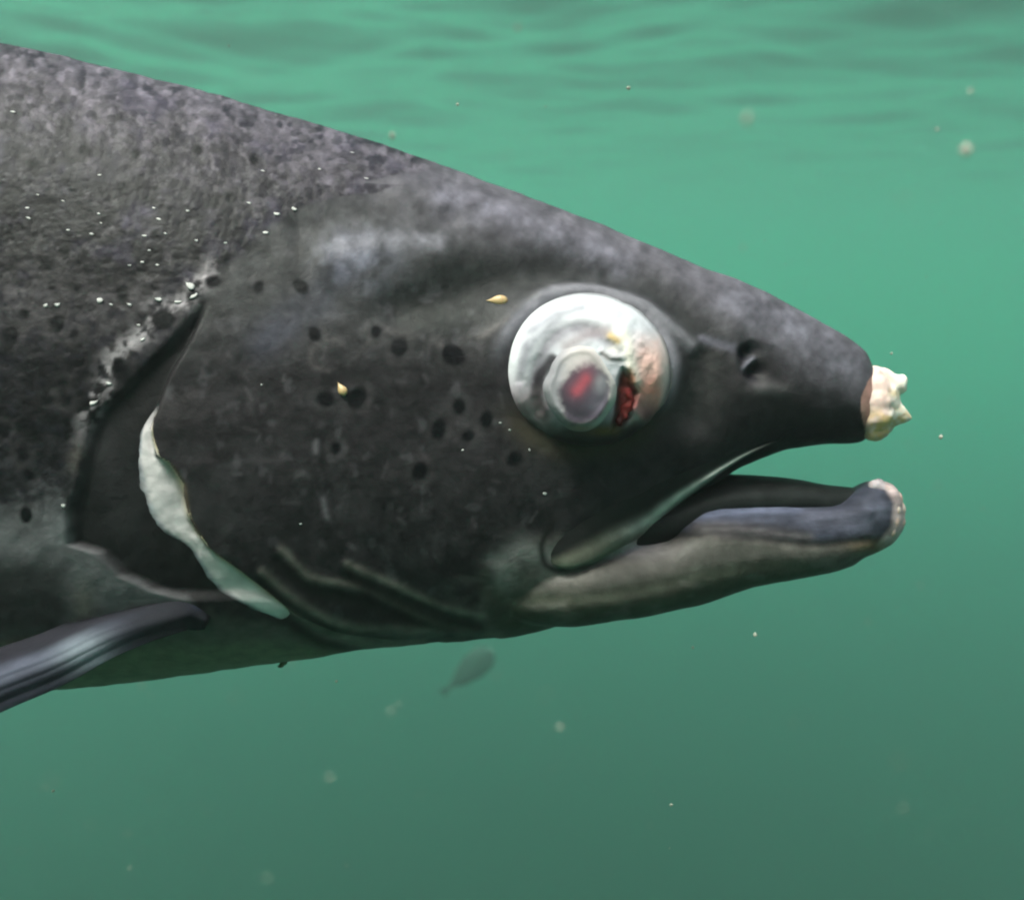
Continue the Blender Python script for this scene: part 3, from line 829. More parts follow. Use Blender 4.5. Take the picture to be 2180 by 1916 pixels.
# ---- the bulging eye
base = []
for k in range(24):
    an = 2 * math.pi * k / 24
    loc, n = hit(EYE_C[0] + EYE_R[0] * 1.02 * math.cos(an), EYE_C[1] - EYE_R[1] * 1.02 * math.sin(an))
    if loc is not None:
        base.append(loc.y)
eye_y = float(np.mean(base)) + 0.004
HE = 0.0165
def eye_height(a, b):
    """height of the eye over its base plane (m) at photo pixels"""
    e = np.clip(np.hypot((a - EYE_C[0]) / EYE_R[0], (b - EYE_C[1]) / EYE_R[1]), 0, 1)
    h = HE * np.sqrt(np.clip(1 - e ** 2.3, 0, 1))
    w = sm(1.0, 0.8, e)
    r = np.hypot((a - 1237) / 76, (b - 822) / 97)                 # the cornea
    an = np.arctan2(-(b - 822), a - 1237)
    leftup = sm(-0.3, 0.5, -np.cos(an) * 0.8 + np.sin(an) * 0.6)
    h -= w * 0.0012 * np.exp(-((r - 1.28) / 0.2) ** 2) * (0.1 + 0.9 * leftup) * (0.75 + 0.5 * fbm(a / 45, b / 45, 71))
    h += w * 0.0006 * np.exp(-((r - 1.75) / 0.16) ** 2) * leftup
    q, t = dist_line(a, b, [(1120, 660), (1090, 710), (1075, 780)]); h -= w * 0.0005 * np.exp(-(q / 9) ** 2)
    q, t = dist_line(a, b, [(1130, 690), (1105, 760), (1105, 810)]); h -= w * 0.0006 * np.exp(-(q / 9) ** 2)
    sl_ = soft_poly(a, b, [(1326, 786), (1340, 800), (1346, 822), (1356, 838), (1350, 862), (1342, 888), (1326, 908), (1304, 916), (1307, 885), (1310, 860), (1316, 830), (1318, 808)], 9)
    h -= 0.0018 * sl_ * (0.7 + 0.6 * fbm(a / 30, b / 30, 44))
    q, t = dist_line(a, b, [(1298, 714), (1318, 722), (1335, 745), (1342, 785), (1352, 812)]); h += 0.0008 * np.exp(-(q / 15) ** 2)
    q, t = dist_line(a, b, [(1284, 748), (1302, 760), (1322, 762)]); h += 0.0004 * np.exp(-(q / 9) ** 2)
    q, t = dist_line(a, b, [(1282, 756), (1298, 768), (1318, 768)]); h -= 0.0002 * np.exp(-(q / 6) ** 2)
    h += w * 0.0009 * (fbm(a / 26, b / 26, 3) - 0.5) * sm(1290, 1350, a)
    h += w * 0.0010 * (fbm(a / 60, b / 60, 8) - 0.5) + w * 0.00022 * (fbm(a / 16, b / 16, 10) - 0.5)
    q, t = dist_line(a, b, [(1352, 870), (1365, 895), (1380, 910)]); h += 0.0007 * np.exp(-(q / 8) ** 2)
    return h

def eye_colour(a, b):
    n1 = fbm(a / 36, b / 36, 14); n2 = fbm(a / 13, b / 13, 18)
    c = np.zeros(a.shape + (3,)); c[:] = (0.41, 0.41, 0.445)
    e = np.hypot((a - EYE_C[0]) / EYE_R[0], (b - EYE_C[1]) / EYE_R[1])
    M = lambda c, col_, k: c + (np.array(col_) - c) * np.clip(k, 0, 1)[..., None]
    c = M(c, (0.46, 0.46, 0.48), 0.8 * np.exp(-((a - 1260) / 110) ** 2 - ((b - 665) / 40) ** 2))  # highlight on top of the bulb, painted whiter
    c = M(c, (0.60, 0.60, 0.64), 0.85 * np.exp(-((a - 1090) / 26) ** 2 - ((b - 770) / 70) ** 2))  # lit left edge, brightened in the colour
    for line, w in (([(1130, 705), (1180, 672), (1240, 655)], 9), ([(1112, 790), (1125, 735), (1175, 690), (1190, 680)], 10), ([(1105, 820), (1108, 780), (1120, 740)], 12)):
        q, t = dist_line(a, b, line); c = M(c, (0.19, 0.185, 0.215), 0.7 * np.exp(-(q / w) ** 2))
    r = np.hypot((a - 1237) / 76, (b - 822) / 97); an = np.arctan2(-(b - 822), a - 1237)
    leftup = sm(-0.5, 0.3, -np.cos(an) * 0.75 + np.sin(an) * 0.65)
    c = M(c, (0.105, 0.095, 0.115), 0.85 * np.exp(-((r - 1.28) / 0.19) ** 2) * leftup * (0.75 + 0.5 * n1))
    q, t = dist_line(a, b, [(1176, 765), (1150, 800), (1142, 845), (1154, 885)]); c = M(c, (0.02, 0.017, 0.021), 0.97 * np.exp(-(q / 14) ** 4))
    q, t = dist_line(a, b, [(1205, 738), (1250, 712), (1290, 704)]); c = M(c, (0.17, 0.14, 0.15), 0.8 * np.exp(-(q / 15) ** 2))
    # pink, bloodshot right side
    k = sm(1325, 1372, a + 12 * (n1 - 0.5)) * sm(690, 780, b)
    c = M(c, (0.80, 0.50, 0.44), 0.95 * k)
    c = M(c, (0.60, 0.26, 0.20), 0.95 * np.exp(-((a - 1385) / 42) ** 2 - ((b - 835) / 45) ** 2) * (0.4 + 1.0 * n1))
    c = M(c, (0.30, 0.13, 0.15), 0.9 * np.exp(-((a - 1375) / 24) ** 2 - ((b - 878) / 24) ** 2))
    c = M(c, (0.50, 0.28, 0.24), 0.6 * sm(0.6, 0.72, n2) * k)
    c = M(c, (0.55, 0.50, 0.48), 0.7 * sm(1398, 1418, a))
    # cream ridge, yellowish scab
    q, t = dist_line(a, b, [(1318, 700), (1335, 730), (1345, 780), (1354, 810)]); c = M(c, (0.72, 0.66, 0.58), 0.9 * np.exp(-(q / 12) ** 2))
    q, t = dist_line(a, b, [(1300, 715), (1315, 726)]); c = M(c, (0.45, 0.31, 0.13), 0.85 * np.exp(-(q / 8) ** 2))
    q, t = dist_line(a, b, [(1340, 790), (1348, 815)]); c = M(c, (0.38, 0.17, 0.08), 0.75 * np.exp(-(q / 8) ** 2))
    q, t = dist_line(a, b, [(1282, 752), (1296, 764), (1318, 765)]); c = M(c, (0.24, 0.15, 0.14), 0.45 * np.exp(-(q / 6) ** 2))
    c = M(c, (0.62, 0.56, 0.53), 0.7 * np.exp(-((a - 1306) / 14) ** 2 - ((b - 745) / 10) ** 2))
    # slit
    sl_ = soft_poly(a + 10 * (n2 - 0.5), b + 8 * (n1 - 0.5), [(1326, 786), (1340, 800), (1346, 822), (1356, 838), (1350, 862), (1342, 888), (1326, 908), (1304, 916), (1307, 885), (1310, 860), (1316, 830), (1318, 808)], 7)
    c = M(c, (0.22, 0.03, 0.025), sl_ * 0.95)
    c = M(c, (0.06, 0.010, 0.010), 0.7 * sl_ * sm(0.4, 0.7, n1))
    c = M(c, (0.03, 0.008, 0.008), 0.85 * np.exp(-(dist_line(a, b, [(1324, 800), (1316, 835), (1311, 880), (1306, 910)])[0] / 5) ** 2))  # shadow along the slit's left edge, painted in
    c = M(c, (0.62, 0.10, 0.10), 0.9 * np.exp(-((a - 1334) / 13) ** 2 - ((b - 829) / 7) ** 2))
    c = M(c, (0.30, 0.10, 0.06), 0.7 * np.exp(-((a - 1345) / 12) ** 2 - ((b - 805) / 12) ** 2))
    c = M(c, (0.24, 0.08, 0.07), 0.6 * np.exp(-((a - 1356) / 12) ** 2 - ((b - 855) / 14) ** 2))
    # underside: dirty grey, with its shade painted in
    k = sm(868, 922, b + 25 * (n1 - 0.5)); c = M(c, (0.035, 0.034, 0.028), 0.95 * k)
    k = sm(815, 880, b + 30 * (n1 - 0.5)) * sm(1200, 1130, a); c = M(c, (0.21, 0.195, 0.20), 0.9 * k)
    c = M(c, (0.14, 0.10, 0.035), 0.8 * np.exp(-((a - 1290) / 36) ** 2 - ((b - 918) / 12) ** 2))
    c = M(c, (0.26, 0.22, 0.10), 0.8 * np.exp(-((a - 1315) / 10) ** 2 - ((b - 938) / 9) ** 2))
    q, t = dist_line(a, b, [(1345, 880), (1362, 900), (1382, 912)]); c = M(c, (0.40, 0.37, 0.37), 0.8 * np.exp(-(q / 8) ** 2))
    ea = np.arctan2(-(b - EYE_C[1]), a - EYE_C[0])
    c = M(c, (0.10, 0.10, 0.105), 0.75 * sm(0.94, 1.0, e))  # rim darkened in colour, like shade inside the socket
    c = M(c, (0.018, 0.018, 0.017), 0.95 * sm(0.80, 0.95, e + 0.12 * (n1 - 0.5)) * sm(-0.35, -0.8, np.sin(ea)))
    warm = sm(780, 880, b)[..., None]
    c = c * (1 - warm * np.array((-0.10, 0.13, 0.06)))
    return c * (0.88 + 0.24 * n2)[..., None]

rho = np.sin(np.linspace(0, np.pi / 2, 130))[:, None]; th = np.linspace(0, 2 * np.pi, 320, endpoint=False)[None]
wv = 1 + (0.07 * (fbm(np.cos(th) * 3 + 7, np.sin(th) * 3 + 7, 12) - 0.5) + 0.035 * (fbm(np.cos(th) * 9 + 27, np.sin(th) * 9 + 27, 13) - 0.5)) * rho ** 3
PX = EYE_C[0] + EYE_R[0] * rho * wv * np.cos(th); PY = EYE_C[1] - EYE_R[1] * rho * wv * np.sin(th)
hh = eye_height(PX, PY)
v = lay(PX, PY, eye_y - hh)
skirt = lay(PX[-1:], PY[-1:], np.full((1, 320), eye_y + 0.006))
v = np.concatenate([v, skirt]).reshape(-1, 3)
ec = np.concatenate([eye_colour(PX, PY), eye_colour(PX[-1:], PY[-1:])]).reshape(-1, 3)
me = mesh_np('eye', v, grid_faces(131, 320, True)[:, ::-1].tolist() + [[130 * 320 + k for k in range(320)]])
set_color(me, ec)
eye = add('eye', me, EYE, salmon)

# the clouded cornea with its dark pupil, set on the eye
rho = np.sin(np.linspace(0, np.pi / 2, 60))[:, None]; th = np.linspace(0, 2 * np.pi, 160, endpoint=False)[None]
rxx = np.where(np.cos(th) > 0, 74, 76)
PX = 1237 + rxx * rho * np.cos(th) + 9 * (fbm(np.cos(th) * 1.6 + 9 + 0 * rho, np.sin(th) * 1.6 + 9 + 0 * rho, 5, 2) - 0.5) * rho * 2
PY = 824 - 95 * rho * np.sin(th)
rim_h = float(np.mean(eye_height(PX[-1], PY[-1])))
hh = rim_h + 0.0003 + 0.0034 * np.sqrt(np.clip(1 - rho ** 2.6, 0, 1)) + 0.0005 * np.exp(-((rho - 0.83) / 0.1) ** 2) + 0 * th
hh = np.maximum(hh, eye_height(PX, PY) - 0.001 * rho) + 0.0005 * (fbm(PX / 45, PY / 45, 9) - 0.5) * sm(0.3, 0.8, rho) * sm(1.0, 0.9, rho)
a, b = PX, PY
n2 = fbm(a / 11, b / 11, 25); n1 = fbm(a / 28, b / 28, 28)
cc = np.zeros(a.shape + (3,)); cc[:] = (0.34, 0.31, 0.31)
M = lambda c, col_, k: c + (np.array(col_) - c) * np.clip(k, 0, 1)[..., None]
cc = M(cc, (0.20, 0.195, 0.22), sm(1225, 1185, a + 20 * (n2 - 0.5)) * 0.8)
cc = M(cc, (0.13, 0.125, 0.13), sm(875, 908, b) * 0.85)
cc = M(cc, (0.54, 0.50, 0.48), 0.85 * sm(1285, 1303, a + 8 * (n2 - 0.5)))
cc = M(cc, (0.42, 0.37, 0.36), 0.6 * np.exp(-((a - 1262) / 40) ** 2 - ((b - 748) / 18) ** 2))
r = np.hypot((a - 1245 + (b - 840) * 0.12) / 58, (b - 840) / 68)
pk = sm(1.08, 0.78, r + 0.2 * (n2 - 0.5) + 0.3 * (n1 - 0.5))
cc = M(cc, (0.050, 0.040, 0.055), pk)
cc = M(cc, (0.21, 0.21, 0.23), 0.75 * pk * np.exp(-((a - 1278) / 16) ** 2 - ((b - 815) / 26) ** 2))
cc = M(cc, (0.15, 0.13, 0.17), 0.6 * pk * np.exp(-((a - 1270) / 22) ** 2 - ((b - 860) / 22) ** 2))
q, t = dist_line(a, b, [(1228, 832), (1247, 806)]); cc = M(cc, (0.40, 0.06, 0.075), 0.9 * np.exp(-(q / 11) ** 2))
q, t = dist_line(a, b, [(1225, 830), (1250, 795)]); cc = M(cc, (0.17, 0.06, 0.085), 0.5 * np.exp(-(q / 24) ** 2))
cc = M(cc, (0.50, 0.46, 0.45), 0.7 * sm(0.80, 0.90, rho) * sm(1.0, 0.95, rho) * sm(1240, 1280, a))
cc = M(cc, (0.28, 0.17, 0.14), 0.7 * np.exp(-((a - 1240) / 30) ** 2 - ((b - 912) / 7) ** 2))
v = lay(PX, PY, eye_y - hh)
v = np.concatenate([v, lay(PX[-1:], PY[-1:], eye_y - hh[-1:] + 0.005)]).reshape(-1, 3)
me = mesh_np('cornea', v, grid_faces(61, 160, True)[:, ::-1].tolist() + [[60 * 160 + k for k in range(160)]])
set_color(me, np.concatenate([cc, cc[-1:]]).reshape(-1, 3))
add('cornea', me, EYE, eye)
# torn red flesh in the slit beside it
bl = [(1333, 830, 0, 9), (1341, 829, 0, 9), (1334, 842, 0, 11), (1338, 852, 0, 11), (1331, 868, 0, 8), (1326, 886, 0, 8), (1318, 900, 0, 6), (1341, 866, 0, 6)]
yy = eye_y - float(eye_height(np.array([1330.0]), np.array([850.0]))[0])
vv, ff = join_vf([ball_vf(pt(a_, b_, yy + 0.0010), r_ * 1.2 * S) for a_, b_, y_, r_ in bl])
me = remeshed(vv, ff, 0.0003, 22, 'torn_flesh'); q = coords(me); a, b = proj(q)
c = np.zeros((len(q), 3)); c[:] = (0.15, 0.018, 0.016)
c = mixc(c, (0.50, 0.07, 0.075), 0.95 * np.exp(-((a - 1334) / 14) ** 2 - ((b - 829) / 7) ** 2))
tn = fbm(a / 9, b / 12, 66); c *= (0.35 + 1.3 * tn)[:, None]
c = mixc(c, (0.03, 0.006, 0.006), 0.8 * sm(862, 900, b)); c = mixc(c, (0.20, 0.08, 0.05), 0.6 * sm(815, 800, b))
me.vertices.foreach_set('co', (q + normals(me) * ((tn - 0.5) * 0.0012)[:, None]).ravel()); me.update()
set_color(me, c); add('torn_flesh', me, FLESH, eye)

# ---- pectoral fin
cx = [(446, 1318), (400, 1300), (340, 1312), (235, 1345), (100, 1408), (0, 1446), (-200, 1530), (-450, 1650), (-700, 1790)]
hw = [(0, 24), (0.02, 38), (0.1, 46), (0.22, 56), (0.36, 64), (0.5, 70), (0.7, 62), (0.88, 36), (1, 8)]
cl = curve(cx, 140); tpar = np.linspace(0, 1, 140)
half = spline(hw, tpar)
loc, n = hit(380, 1300)
y0 = loc.y
yd = spline([(0, y0 + 0.002), (0.08, y0 - 0.0035), (0.3, y0 - 0.012), (0.6, y0 - 0.020), (1, y0 - 0.026)], tpar)
tan = np.gradient(cl, axis=0); tan /= np.linalg.norm(tan, axis=1)[:, None]
nn = np.stack([-tan[:, 1], tan[:, 0]], 1); nn *= -np.sign(nn[:, 1:2])      # towards the top of the picture
un = np.linspace(-1, 1, 60)                          # -1 lower (leading) edge, 1 upper edge
PX = cl[:, :1] + nn[:, :1] * half[:, None] * un[None]; PY = cl[:, 1:] + nn[:, 1:] * half[:, None] * un[None]
rays = 0.00022 * np.abs(np.sin(un * 9))[None] * sm(0.08, 0.3, tpar)[:, None]
prof = 0.0014 * np.exp(-((un + 0.25) / 0.45) ** 2)[None] * (1 - 0.5 * tpar[:, None]) + rays
Yf = yd[:, None] - prof + 0.010 * sm(0.1, 1, un)[None] * sm(0.0, 0.2, tpar)[:, None]
Yb = yd[:, None] + 0.0016 * (1 - un[None] ** 2) + 0.010 * sm(0.1, 1, un)[None] * sm(0.0, 0.2, tpar)[:, None]
nz = fbm(PX / 50, PY / 50, 77)
cc = np.zeros(PX.shape + (3,)); cc[:] = (0.022, 0.023, 0.033)
cc = gmix(cc, (0.062, 0.066, 0.092), 0.9 * np.exp(-((un - 0.15) / 0.32) ** 2)[None] * sm(0.12, 0.32, tpar)[:, None] * (0.35 + nz))  # highlight stripe along the middle of the fin, painted
cc = gmix(cc, (0.16, 0.185, 0.215), 0.8 * np.exp(-((PX - 190) / 60) ** 2 - ((PY - 1392) / 40) ** 2))
cc = gmix(cc, (0.014, 0.013, 0.018), sm(0.35, 0.6, un)[None] * 0.9 * np.ones_like(PX))
cc = gmix(cc, (0.012, 0.012, 0.016), sm(0.20, 0.08, tpar)[:, None] * 0.95)
cc = gmix(cc, (0.05, 0.055, 0.10), 0.7 * np.exp(-((PX - 425) / 14) ** 2 - ((PY - 1287) / 10) ** 2))
n_, m_ = PX.shape
i = np.arange(n_ * m_).reshape(n_, m_)
rim = np.concatenate([i[0, :], i[1:, -1], i[-1, -2::-1], i[-2:0:-1, 0]]); R2 = np.roll(rim, -1)
me = mesh_np('pectoral_fin', np.concatenate([lay(PX, PY, Yf).reshape(-1, 3), lay(PX, PY, Yb + 0.0006).reshape(-1, 3)]),
             np.concatenate([grid_faces(n_, m_), grid_faces(n_, m_)[:, ::-1] + n_ * m_, np.stack([R2, rim, rim + n_ * m_, R2 + n_ * m_], -1)]))
bm = bmesh.new(); bm.from_mesh(me); bmesh.ops.recalc_face_normals(bm, faces=bm.faces); bm.to_mesh(me); bm.free()
set_color(me, np.concatenate([cc.reshape(-1, 3), cc.reshape(-1, 3)]))
add('pectoral_fin', me, FIN, salmon)

# ---- fins outside the frame
def plate_fin(name, outline, y, t):
    p = np.array(outline, float); n = len(p)
    v = np.concatenate([np.stack([(p[:, 0] - 1090) * S, np.full(n, y - t), (958 - p[:, 1]) * S], 1), np.stack([(p[:, 0] - 1090) * S, np.full(n, y + t), (958 - p[:, 1]) * S], 1)])
    f = [list(range(n)), list(range(n, 2 * n))[::-1]] + [[(k + 1) % n, k, n + k, n + (k + 1) % n] for k in range(n)]
    me = mesh_np(name, v, f, False)
    bm = bmesh.new(); bm.from_mesh(me); bmesh.ops.recalc_face_normals(bm, faces=bm.faces); bm.to_mesh(me); bm.free()
    set_color(me, np.tile((0.05, 0.05, 0.055), (2 * n, 1)))
    add(name, me, FIN, salmon)
plate_fin('tail_fin', [(-5450, 580), (-5900, 300), (-6500, 40), (-6400, 380), (-6330, 690), (-6400, 1000), (-6500, 1320), (-5900, 1060), (-5450, 790)], 0, 0.002)
plate_fin('dorsal_fin', [(-2000, 60), (-2250, -330), (-2400, -400), (-2900, -120), (-3100, 200), (-2900, 260)], 0, 0.002)

# ---- lifted scales, pale in colour to stand in for glints
def scale_mesh():
    n = 10
    v = [(0, 0, 0.00012)] + [(math.cos(2 * math.pi * k / n), math.sin(2 * math.pi * k / n), 0) for k in range(n)]
    v += [(0, 0, -0.1)]
    f = [(0, 1 + k, 1 + (k + 1) % n) for k in range(n)] + [(n + 1, 1 + (k + 1) % n, 1 + k) for k in range(n)]
    v[0] = (0, 0, 0.22)
    m = mesh_np('scale', v, f)
    return m
SCALE_MAT, n_n, n_l, p_ = nodes('pale_scale')
tcn = n_n.new('ShaderNodeTexNoise'); tcn.inputs['Scale'].default_value = 3
crn = n_n.new('ShaderNodeValToRGB'); crn.color_ramp.elements[0].color = (0.26, 0.26, 0.27, 1); crn.color_ramp.elements[1].color = (0.52, 0.50, 0.48, 1)
tco = n_n.new('ShaderNodeTexCoord'); n_l.new(tco.outputs['Object'], tcn.inputs['Vector']); n_l.new(tcn.outputs['Fac'], crn.inputs['Fac']); n_l.new(crn.outputs[0], p_.inputs['Base Color'])
p_.inputs['Metallic'].default_value = 0.0; p_.inputs['Roughness'].default_value = 0.6; p_.inputs['Specular IOR Level'].default_value = 0.2
SM_ = scale_mesh(); SM_.materials.append(SCALE_MAT)
GL = [(26, 238, 14, 5, 0.6), (588, 246, 7, 5, 0.3), (750, 325, 8, 5, 0.3), (560, 364, 8, 5, 0.6), (680, 360, 8, 5, 0.6), (212, 373, 7, 5, 0), (530, 432, 8, 5, 0.6), (58, 443, 7, 5, 0.2), (60, 464, 10, 4, 0.6),
      (328, 443, 6, 5, 0), (338, 467, 8, 5, 0.5), (400, 449, 6, 5, 0), (195, 498, 8, 5, 0.4), (308, 502, 8, 5, -0.2), (418, 512, 7, 4, 0.6), (352, 497, 6, 4, 0.5), (480, 517, 7, 5, 0), (590, 455, 11, 9, -0.5), (566, 495, 10, 8, -0.4),
      (627, 445, 9, 8, 0.3), (275, 564, 7, 5, 0.4), (303, 558, 6, 5, 0), (335, 564, 7, 5, 0.2), (318, 533, 5, 4, 0), (405, 605, 13, 22, -0.4), (412, 630, 14, 8, -0.6), (382, 642, 15, 6, -0.3), (275, 648, 9, 5, 0.7), (236, 648, 7, 4, 0.7),
      (212, 640, 11, 8, 0), (122, 648, 8, 8, 0), (97, 650, 7, 7, 0), (338, 636, 12, 9, 0.3), (295, 692, 6, 4, 0.4), (304, 722, 9, 6, -0.8), (232, 815, 10, 8, 0.2), (200, 856, 14, 8, -0.7), (780, 380, 9, 4, 0.2), (640, 1115, 4, 3, 0), (557, 819, 3, 3, 0),
      (134, 428, 7, 3, 0.6), (80, 415, 6, 3, 0.5), (210, 455, 7, 4, 0.8), (215, 475, 6, 3, 0.8), (145, 490, 6, 4, 0), (1065, 900, 5, 3, 0.2), (1085, 915, 4, 3, 0.5), (1127, 957, 3, 6, -0.3), (1160, 1050, 7, 6, -0.3), (985, 958, 5, 3, -0.6), (135, 1075, 7, 9, 0)]
first = None
for a, b, rx, ry, an in GL:
    loc, n = hit(a, b)
    if loc is None:
        continue
    o = bpy.data.objects.new('scale', SM_) if first is None else first.copy()
    first = first or o
    col.objects.link(o); o.parent = salmon
    zq = n.normalized()
    tl = (zq + 0.25 * Vector((0, 0, 1))).normalized()
    xq = Vector((math.cos(-an), 0, math.sin(-an))); xq = (xq - tl * xq.dot(tl)).normalized(); yq = tl.cross(xq)
    R = Matrix((xq, yq, tl)).transposed().to_4x4()
    o.matrix_local = Matrix.Translation(loc + zq * 0.00002) @ R @ Matrix.Diagonal((rx * S * 0.62, ry * S * 0.62, 0.00018, 1))

# ---- ragged flap of skin under the belly
loc = pt(590, 1405, 0)
v, f = join_vf([ball_vf(pt(620, 1398, -0.004), 9 * S, sq=(2.0, 1, 0.5)), ball_vf(pt(604, 1410, -0.004), 7 * S, sq=(1.3, 1, 0.8)), ball_vf(pt(597, 1418, -0.004), 5 * S, sq=(1.6, 1, 0.7))])
me = remeshed(v, f, 0.0003, 2, 'skin_flap'); set_color(me, np.tile((0.05, 0.07, 0.035), (len(me.vertices), 1)))
add('skin_flap', me, SKIN, salmon)

# ------------------------------------------------------------------ amber specks resting on the head
AMB, n_n, n_l, p_ = nodes('amber_speck')
g_ = n_n.new('ShaderNodeTexNoise'); g_.inputs['Scale'].default_value = 1.4
crn = n_n.new('ShaderNodeValToRGB'); crn.color_ramp.elements[0].color = (0.30, 0.18, 0.07, 1); crn.color_ramp.elements[1].color = (0.52, 0.37, 0.20, 1)
tco = n_n.new('ShaderNodeTexCoord'); n_l.new(tco.outputs['Object'], g_.inputs['Vector']); n_l.new(g_.outputs['Fac'], crn.inputs['Fac']); n_l.new(crn.outputs[0], p_.inputs['Base Color'])
p_.inputs['Roughness'].default_value = 0.4
def speck(a, b, L, W, an, label):
    loc, n = hit(a, b)
    t = np.linspace(0, 1, 16); rad = np.sqrt(np.clip(1 - ((t - 0.66) / 0.34) ** 2, 0, 1)); rad = np.where(t < 0.66, sm(0, 0.66, t) ** 0.8, rad)
    rad = np.maximum(rad, 0.03)
    v, f = tube(np.stack([(t - 0.5) * 2 * L, t * 0, t * 0], 1), rad * W * 0.7, rad * W, 14)
    me = mesh_np('speck', v, f)
    bm = bmesh.new(); bm.from_mesh(me); bmesh.ops.recalc_face_normals(bm, faces=bm.faces); bm.to_mesh(me); bm.free()
    o = add('speck', me, AMB)
    o.matrix_world = salmon_mw @ Matrix.Translation(loc + n * W * S * 0.1) @ Matrix.Rotation(an, 4, 'Y') @ Matrix.Scale(S, 4)
    tag(o, label, 'speck', 'amber specks on the head')
salmon_mw = Matrix.Translation(salmon.location) @ Euler(salmon.rotation_euler).to_matrix().to_4x4()
speck(1058, 641, 21, 10.5, 0.0, 'amber teardrop speck on the dark skin just behind the bulging eye')
speck(727, 828, 14, 8.5, 1.05, 'duller amber speck between two black spots on the cheek')

# ------------------------------------------------------------------ small fish far below
def ray_point(a, b, dist):
    """world point at photo pixel a, b, `dist` metres along the camera axis"""
    return salmon_mw @ pt(a, b, dist - D)

FD = 3.8
head_w = ray_point(1050, 1383, FD); tail_w = ray_point(943, 1477, FD)
Lf = (head_w - tail_w).length
sfish = empty('small_fish', (head_w + tail_w) / 2)
xa = (head_w - tail_w).normalized(); ya = Vector((0, 1, 0)); ya = (ya - xa * ya.dot(xa)).normalized(); za = xa.cross(ya)
sfish.rotation_euler = Matrix((xa, ya, za)).transposed().to_euler()
tag(sfish, 'small dim deep-bodied fish swimming far off below the salmon throat', 'fish')
SMALL = pigment_mat('small_fish_skin', rough=0.5, spec=0.2, bump=0.05, bscale=60, vary=0.25, vscale=40)
t = np.linspace(0, 1, 60)
hz = spline([(0, 0.028), (0.08, 0.036), (0.16, 0.06), (0.35, 0.13), (0.6, 0.175), (0.78, 0.168), (0.9, 0.125), (0.97, 0.06), (1, 0.01)], t) * Lf * 1.2
hy = spline([(0, 0.008), (0.15, 0.02), (0.5, 0.07), (0.8, 0.08), (0.95, 0.045), (1, 0.01)], t) * Lf
xsf = (-0.40 + 0.9 * t) * Lf
v, f = tube(np.stack([xsf, t * 0, t * 0 + 0.01 * Lf], 1), hy, hz, 32)
me = mesh_np('small_fish_body', v, f)
bm = bmesh.new(); bm.from_mesh(me); bmesh.ops.recalc_face_normals(bm, faces=bm.faces); bm.to_mesh(me); bm.free()
q = coords(me); c = np.zeros((len(q), 3)); c[:] = (0.035, 0.035, 0.032)
c = mixc(c, (0.20, 0.20, 0.18), 0.9 * sm(0.44, 0.5, q[:, 0] / Lf)); set_color(me, c)
add('body', me, SMALL, sfish)
def small_fin(name, pts):
    p = np.array(pts) * Lf; n = len(p); t_ = 0.006 * Lf
    v = np.concatenate([np.stack([p[:, 0], np.full(n, -t_), p[:, 1]], 1), np.stack([p[:, 0], np.full(n, t_), p[:, 1]], 1)])
    f = [list(range(n)), list(range(n, 2 * n))[::-1]] + [[(k + 1) % n, k, n + k, n + (k + 1) % n] for k in range(n)]
    me = mesh_np(name, v, f, False); bm = bmesh.new(); bm.from_mesh(me); bmesh.ops.recalc_face_normals(bm, faces=bm.faces); bm.to_mesh(me); bm.free()
    set_color(me, np.tile((0.03, 0.03, 0.028), (2 * n, 1))); add(name, me, SMALL, sfish)
small_fin('tail_fin', [(-0.36, 0.03), (-0.44, 0.06), (-0.52, 0.085), (-0.50, 0.01), (-0.52, -0.06), (-0.44, -0.04), (-0.36, -0.01)])
small_fin('dorsal_fin', [(0.25, 0.165), (0.15, 0.20), (0.0, 0.19), (-0.2, 0.10), (-0.28, 0.06), (-0.2, 0.06), (0.0, 0.14)])
small_fin('anal_fin', [(0.0, -0.14), (-0.08, -0.155), (-0.22, -0.10), (-0.26, -0.05), (-0.15, -0.05)])
for sy in (-1, 1):
    v, f = ball_vf((0.40 * Lf, sy * 0.052 * Lf, 0.04 * Lf), 0.022 * Lf)
    me = mesh_np('eye', v, f); set_color(me, np.tile((0.02, 0.02, 0.02), (len(v), 1))); add('eye', me, SMALL, sfish)

# ------------------------------------------------------------------ drifting flakes and dust
FLAKE, n_n, n_l, p_ = nodes('drifting_flake')
g_ = n_n.new('ShaderNodeTexNoise'); g_.inputs['Scale'].default_value = 2
crn = n_n.new('ShaderNodeValToRGB'); crn.color_ramp.elements[0].color = (0.42, 0.43, 0.38, 1); crn.color_ramp.elements[1].color = (0.60, 0.58, 0.50, 1)
tco = n_n.new('ShaderNodeTexCoord'); n_l.new(tco.outputs['Object'], g_.inputs['Vector']); n_l.new(g_.outputs['Fac'], crn.inputs['Fac']); n_l.new(crn.outputs[0], p_.inputs['Base Color'])
p_.inputs['Roughness'].default_value = 0.6
tl_ = n_n.new('ShaderNodeBsdfTranslucent'); mx_ = n_n.new('ShaderNodeMixShader'); mx_.inputs[0].default_value = 0.5
n_l.new(crn.outputs[0], tl_.inputs['Color']); n_l.new(p_.outputs[0], mx_.inputs[1]); n_l.new(tl_.outputs[0], mx_.inputs[2]); n_l.new(mx_.outputs[0], n_n['Material Output'].inputs['Surface'])
rnd = random.Random(3)
def flake_mesh(seed):
    r = np.random.default_rng(seed)
    v, f = ball_vf((0, 0, 0), 1, 10, 7)
    v = v * (0.65 + 0.5 * r.random((len(v), 1))) * np.array((1.0, 0.5, 0.8))
    return mesh_np('flake', v, f)
FM = [flake_mesh(k) for k in range(5)]
for m_ in FM:
    m_.materials.append(FLAKE)
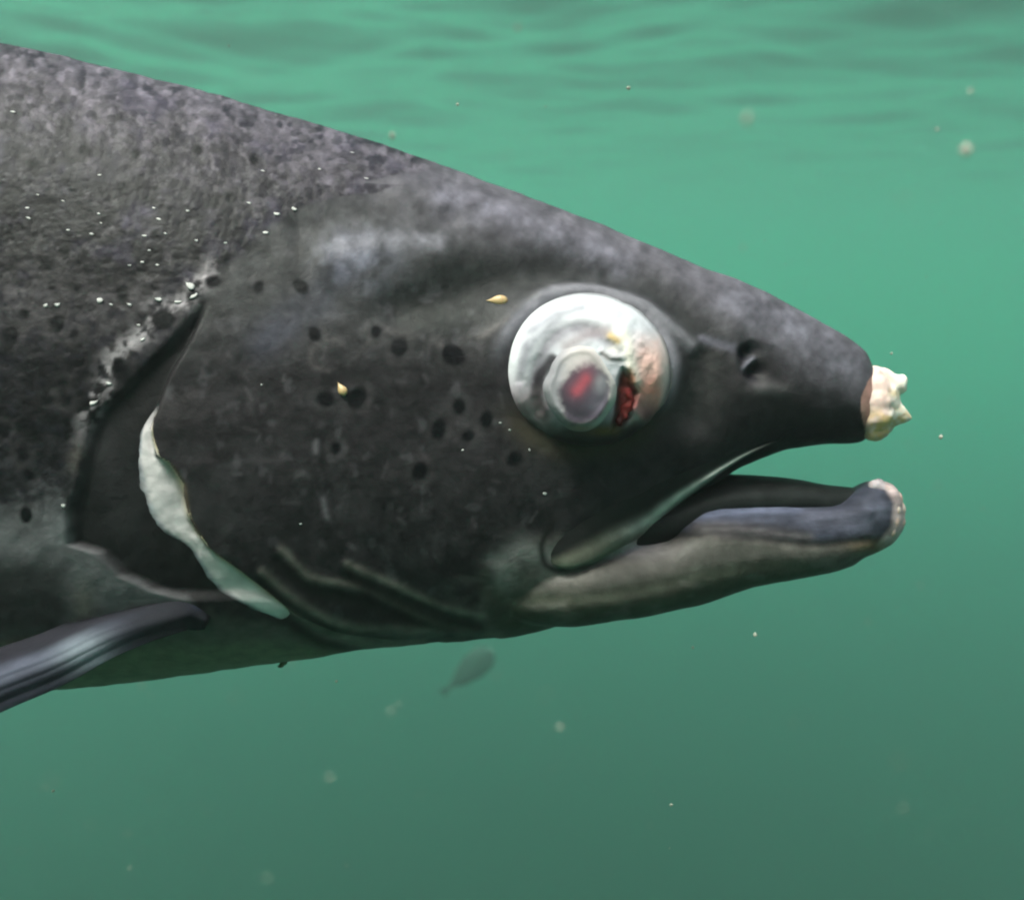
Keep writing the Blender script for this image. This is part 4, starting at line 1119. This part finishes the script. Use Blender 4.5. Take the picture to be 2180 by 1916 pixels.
# pixel, distance, radius in photo pixels as seen, stretch
FLK = [(974, 223, 0.30, 4.5, 1, 'tiny bright white speck drifting high above the salmon nape'),
       (1338, 188, 0.24, 5.5, 1, 'small bright flake drifting above the salmon forehead near top centre'),
       (487, 98, 0.27, 3.5, 1, 'tiny white speck drifting just above the salmon back near the left'),
       (1429, 1713, 0.26, 4.5, 1, 'brightest tiny speck in the dark water at lower centre'),
       (1475, 1378, 0.25, 4, 1, 'tiny pale speck drifting close under the salmon chin'),
       (1608, 1351, 0.23, 5, 1.3, 'small pale speck drifting under the lower jaw tip'),
       (716, 1450, 0.24, 4, 1, 'tiny speck just below the salmon belly'),
       (113, 1683, 0.24, 4, 1, 'tiny speck drifting at the far lower left'),
       (2003, 930, 0.22, 6, 1.2, 'small pale speck drifting right of the wounded snout'),
       (1590, 255, 0.085, 9, 2.0, 'large pale blurred flake drifting above the head right of centre, tall'),
       (2055, 320, 0.10, 13, 1.4, 'large cream blurred flake drifting near the upper right edge'),
       (835, 290, 0.13, 8, 1.2, 'blurred pale flake touching the outline of the salmon nape'),
       (1102, 60, 0.11, 7, 1.1, 'soft blurred flake near the top edge left of centre'),
       (702, 1655, 0.10, 7, 1, 'soft blurred flake drifting in the dark water at lower left centre'),
       (1192, 1548, 0.11, 6, 1, 'soft blurred flake drifting below the small far fish'),
       (832, 1515, 0.10, 5, 1.7, 'faint upright blurred flake left below the small far fish'),
       (1922, 1722, 0.09, 6, 1.5, 'faint blurred flake drifting at the lower right'),
       (570, 1870, 0.09, 5.5, 1.6, 'faint blurred flake at the bottom edge left of centre'),
       (1582, 528, 0.11, 5, 1, 'soft blurred flake drifting above the salmon nostril'),
       (2066, 195, 0.12, 6, 1.1, 'soft blurred flake at the upper right above the large cream one'),
       (1995, 276, 0.14, 5, 1, 'small blurred flake left above the large cream one'),
       (1898, 753, 0.2, 3.5, 1, 'tiny blurred flake drifting just above the snout tip')]
for k, (a, b, dist, r, st, lab) in enumerate(FLK):
    o = bpy.data.objects.new('flake', FM[k % 5])
    col.objects.link(o)
    sc_ = r * S * dist / D
    o.location = ray_point(a, b, dist)
    o.scale = (sc_, sc_, sc_ * st)
    o.rotation_euler = (rnd.uniform(-0.4, 0.4), rnd.uniform(-0.5, 0.5), rnd.uniform(0, 6))
    tag(o, lab, 'flake', 'flakes drifting in the water')
# uncountable fine dust through the water around the fish
parts = []
for k in range(520):
    y = rnd.uniform(0.10, 1.6) if k > 130 else rnd.uniform(0.06, 0.13)
    p = CAM + Vector((rnd.uniform(-0.55, 0.55) * y, y, rnd.uniform(-0.62, 0.36) * y))
    if p.z > -0.03:
        continue
    loc = salmon_mw.inverted() @ p
    if bvh.find_nearest(loc)[3] < 0.012:
        continue
    if bvh.ray_cast(EYEP, (loc - EYEP).normalized())[0] is not None:
        continue
    parts.append(ball_vf(p, rnd.uniform(0.5, 1.0) ** 2 * 0.00028 * (0.4 + y), 6, 5, (1, 0.6, rnd.uniform(0.7, 1.4))))
me = mesh_np('dust', *join_vf(parts))
tag(add('water_dust', me, FLAKE), 'fine pale dust drifting all through the green water', 'dust', kind='stuff')
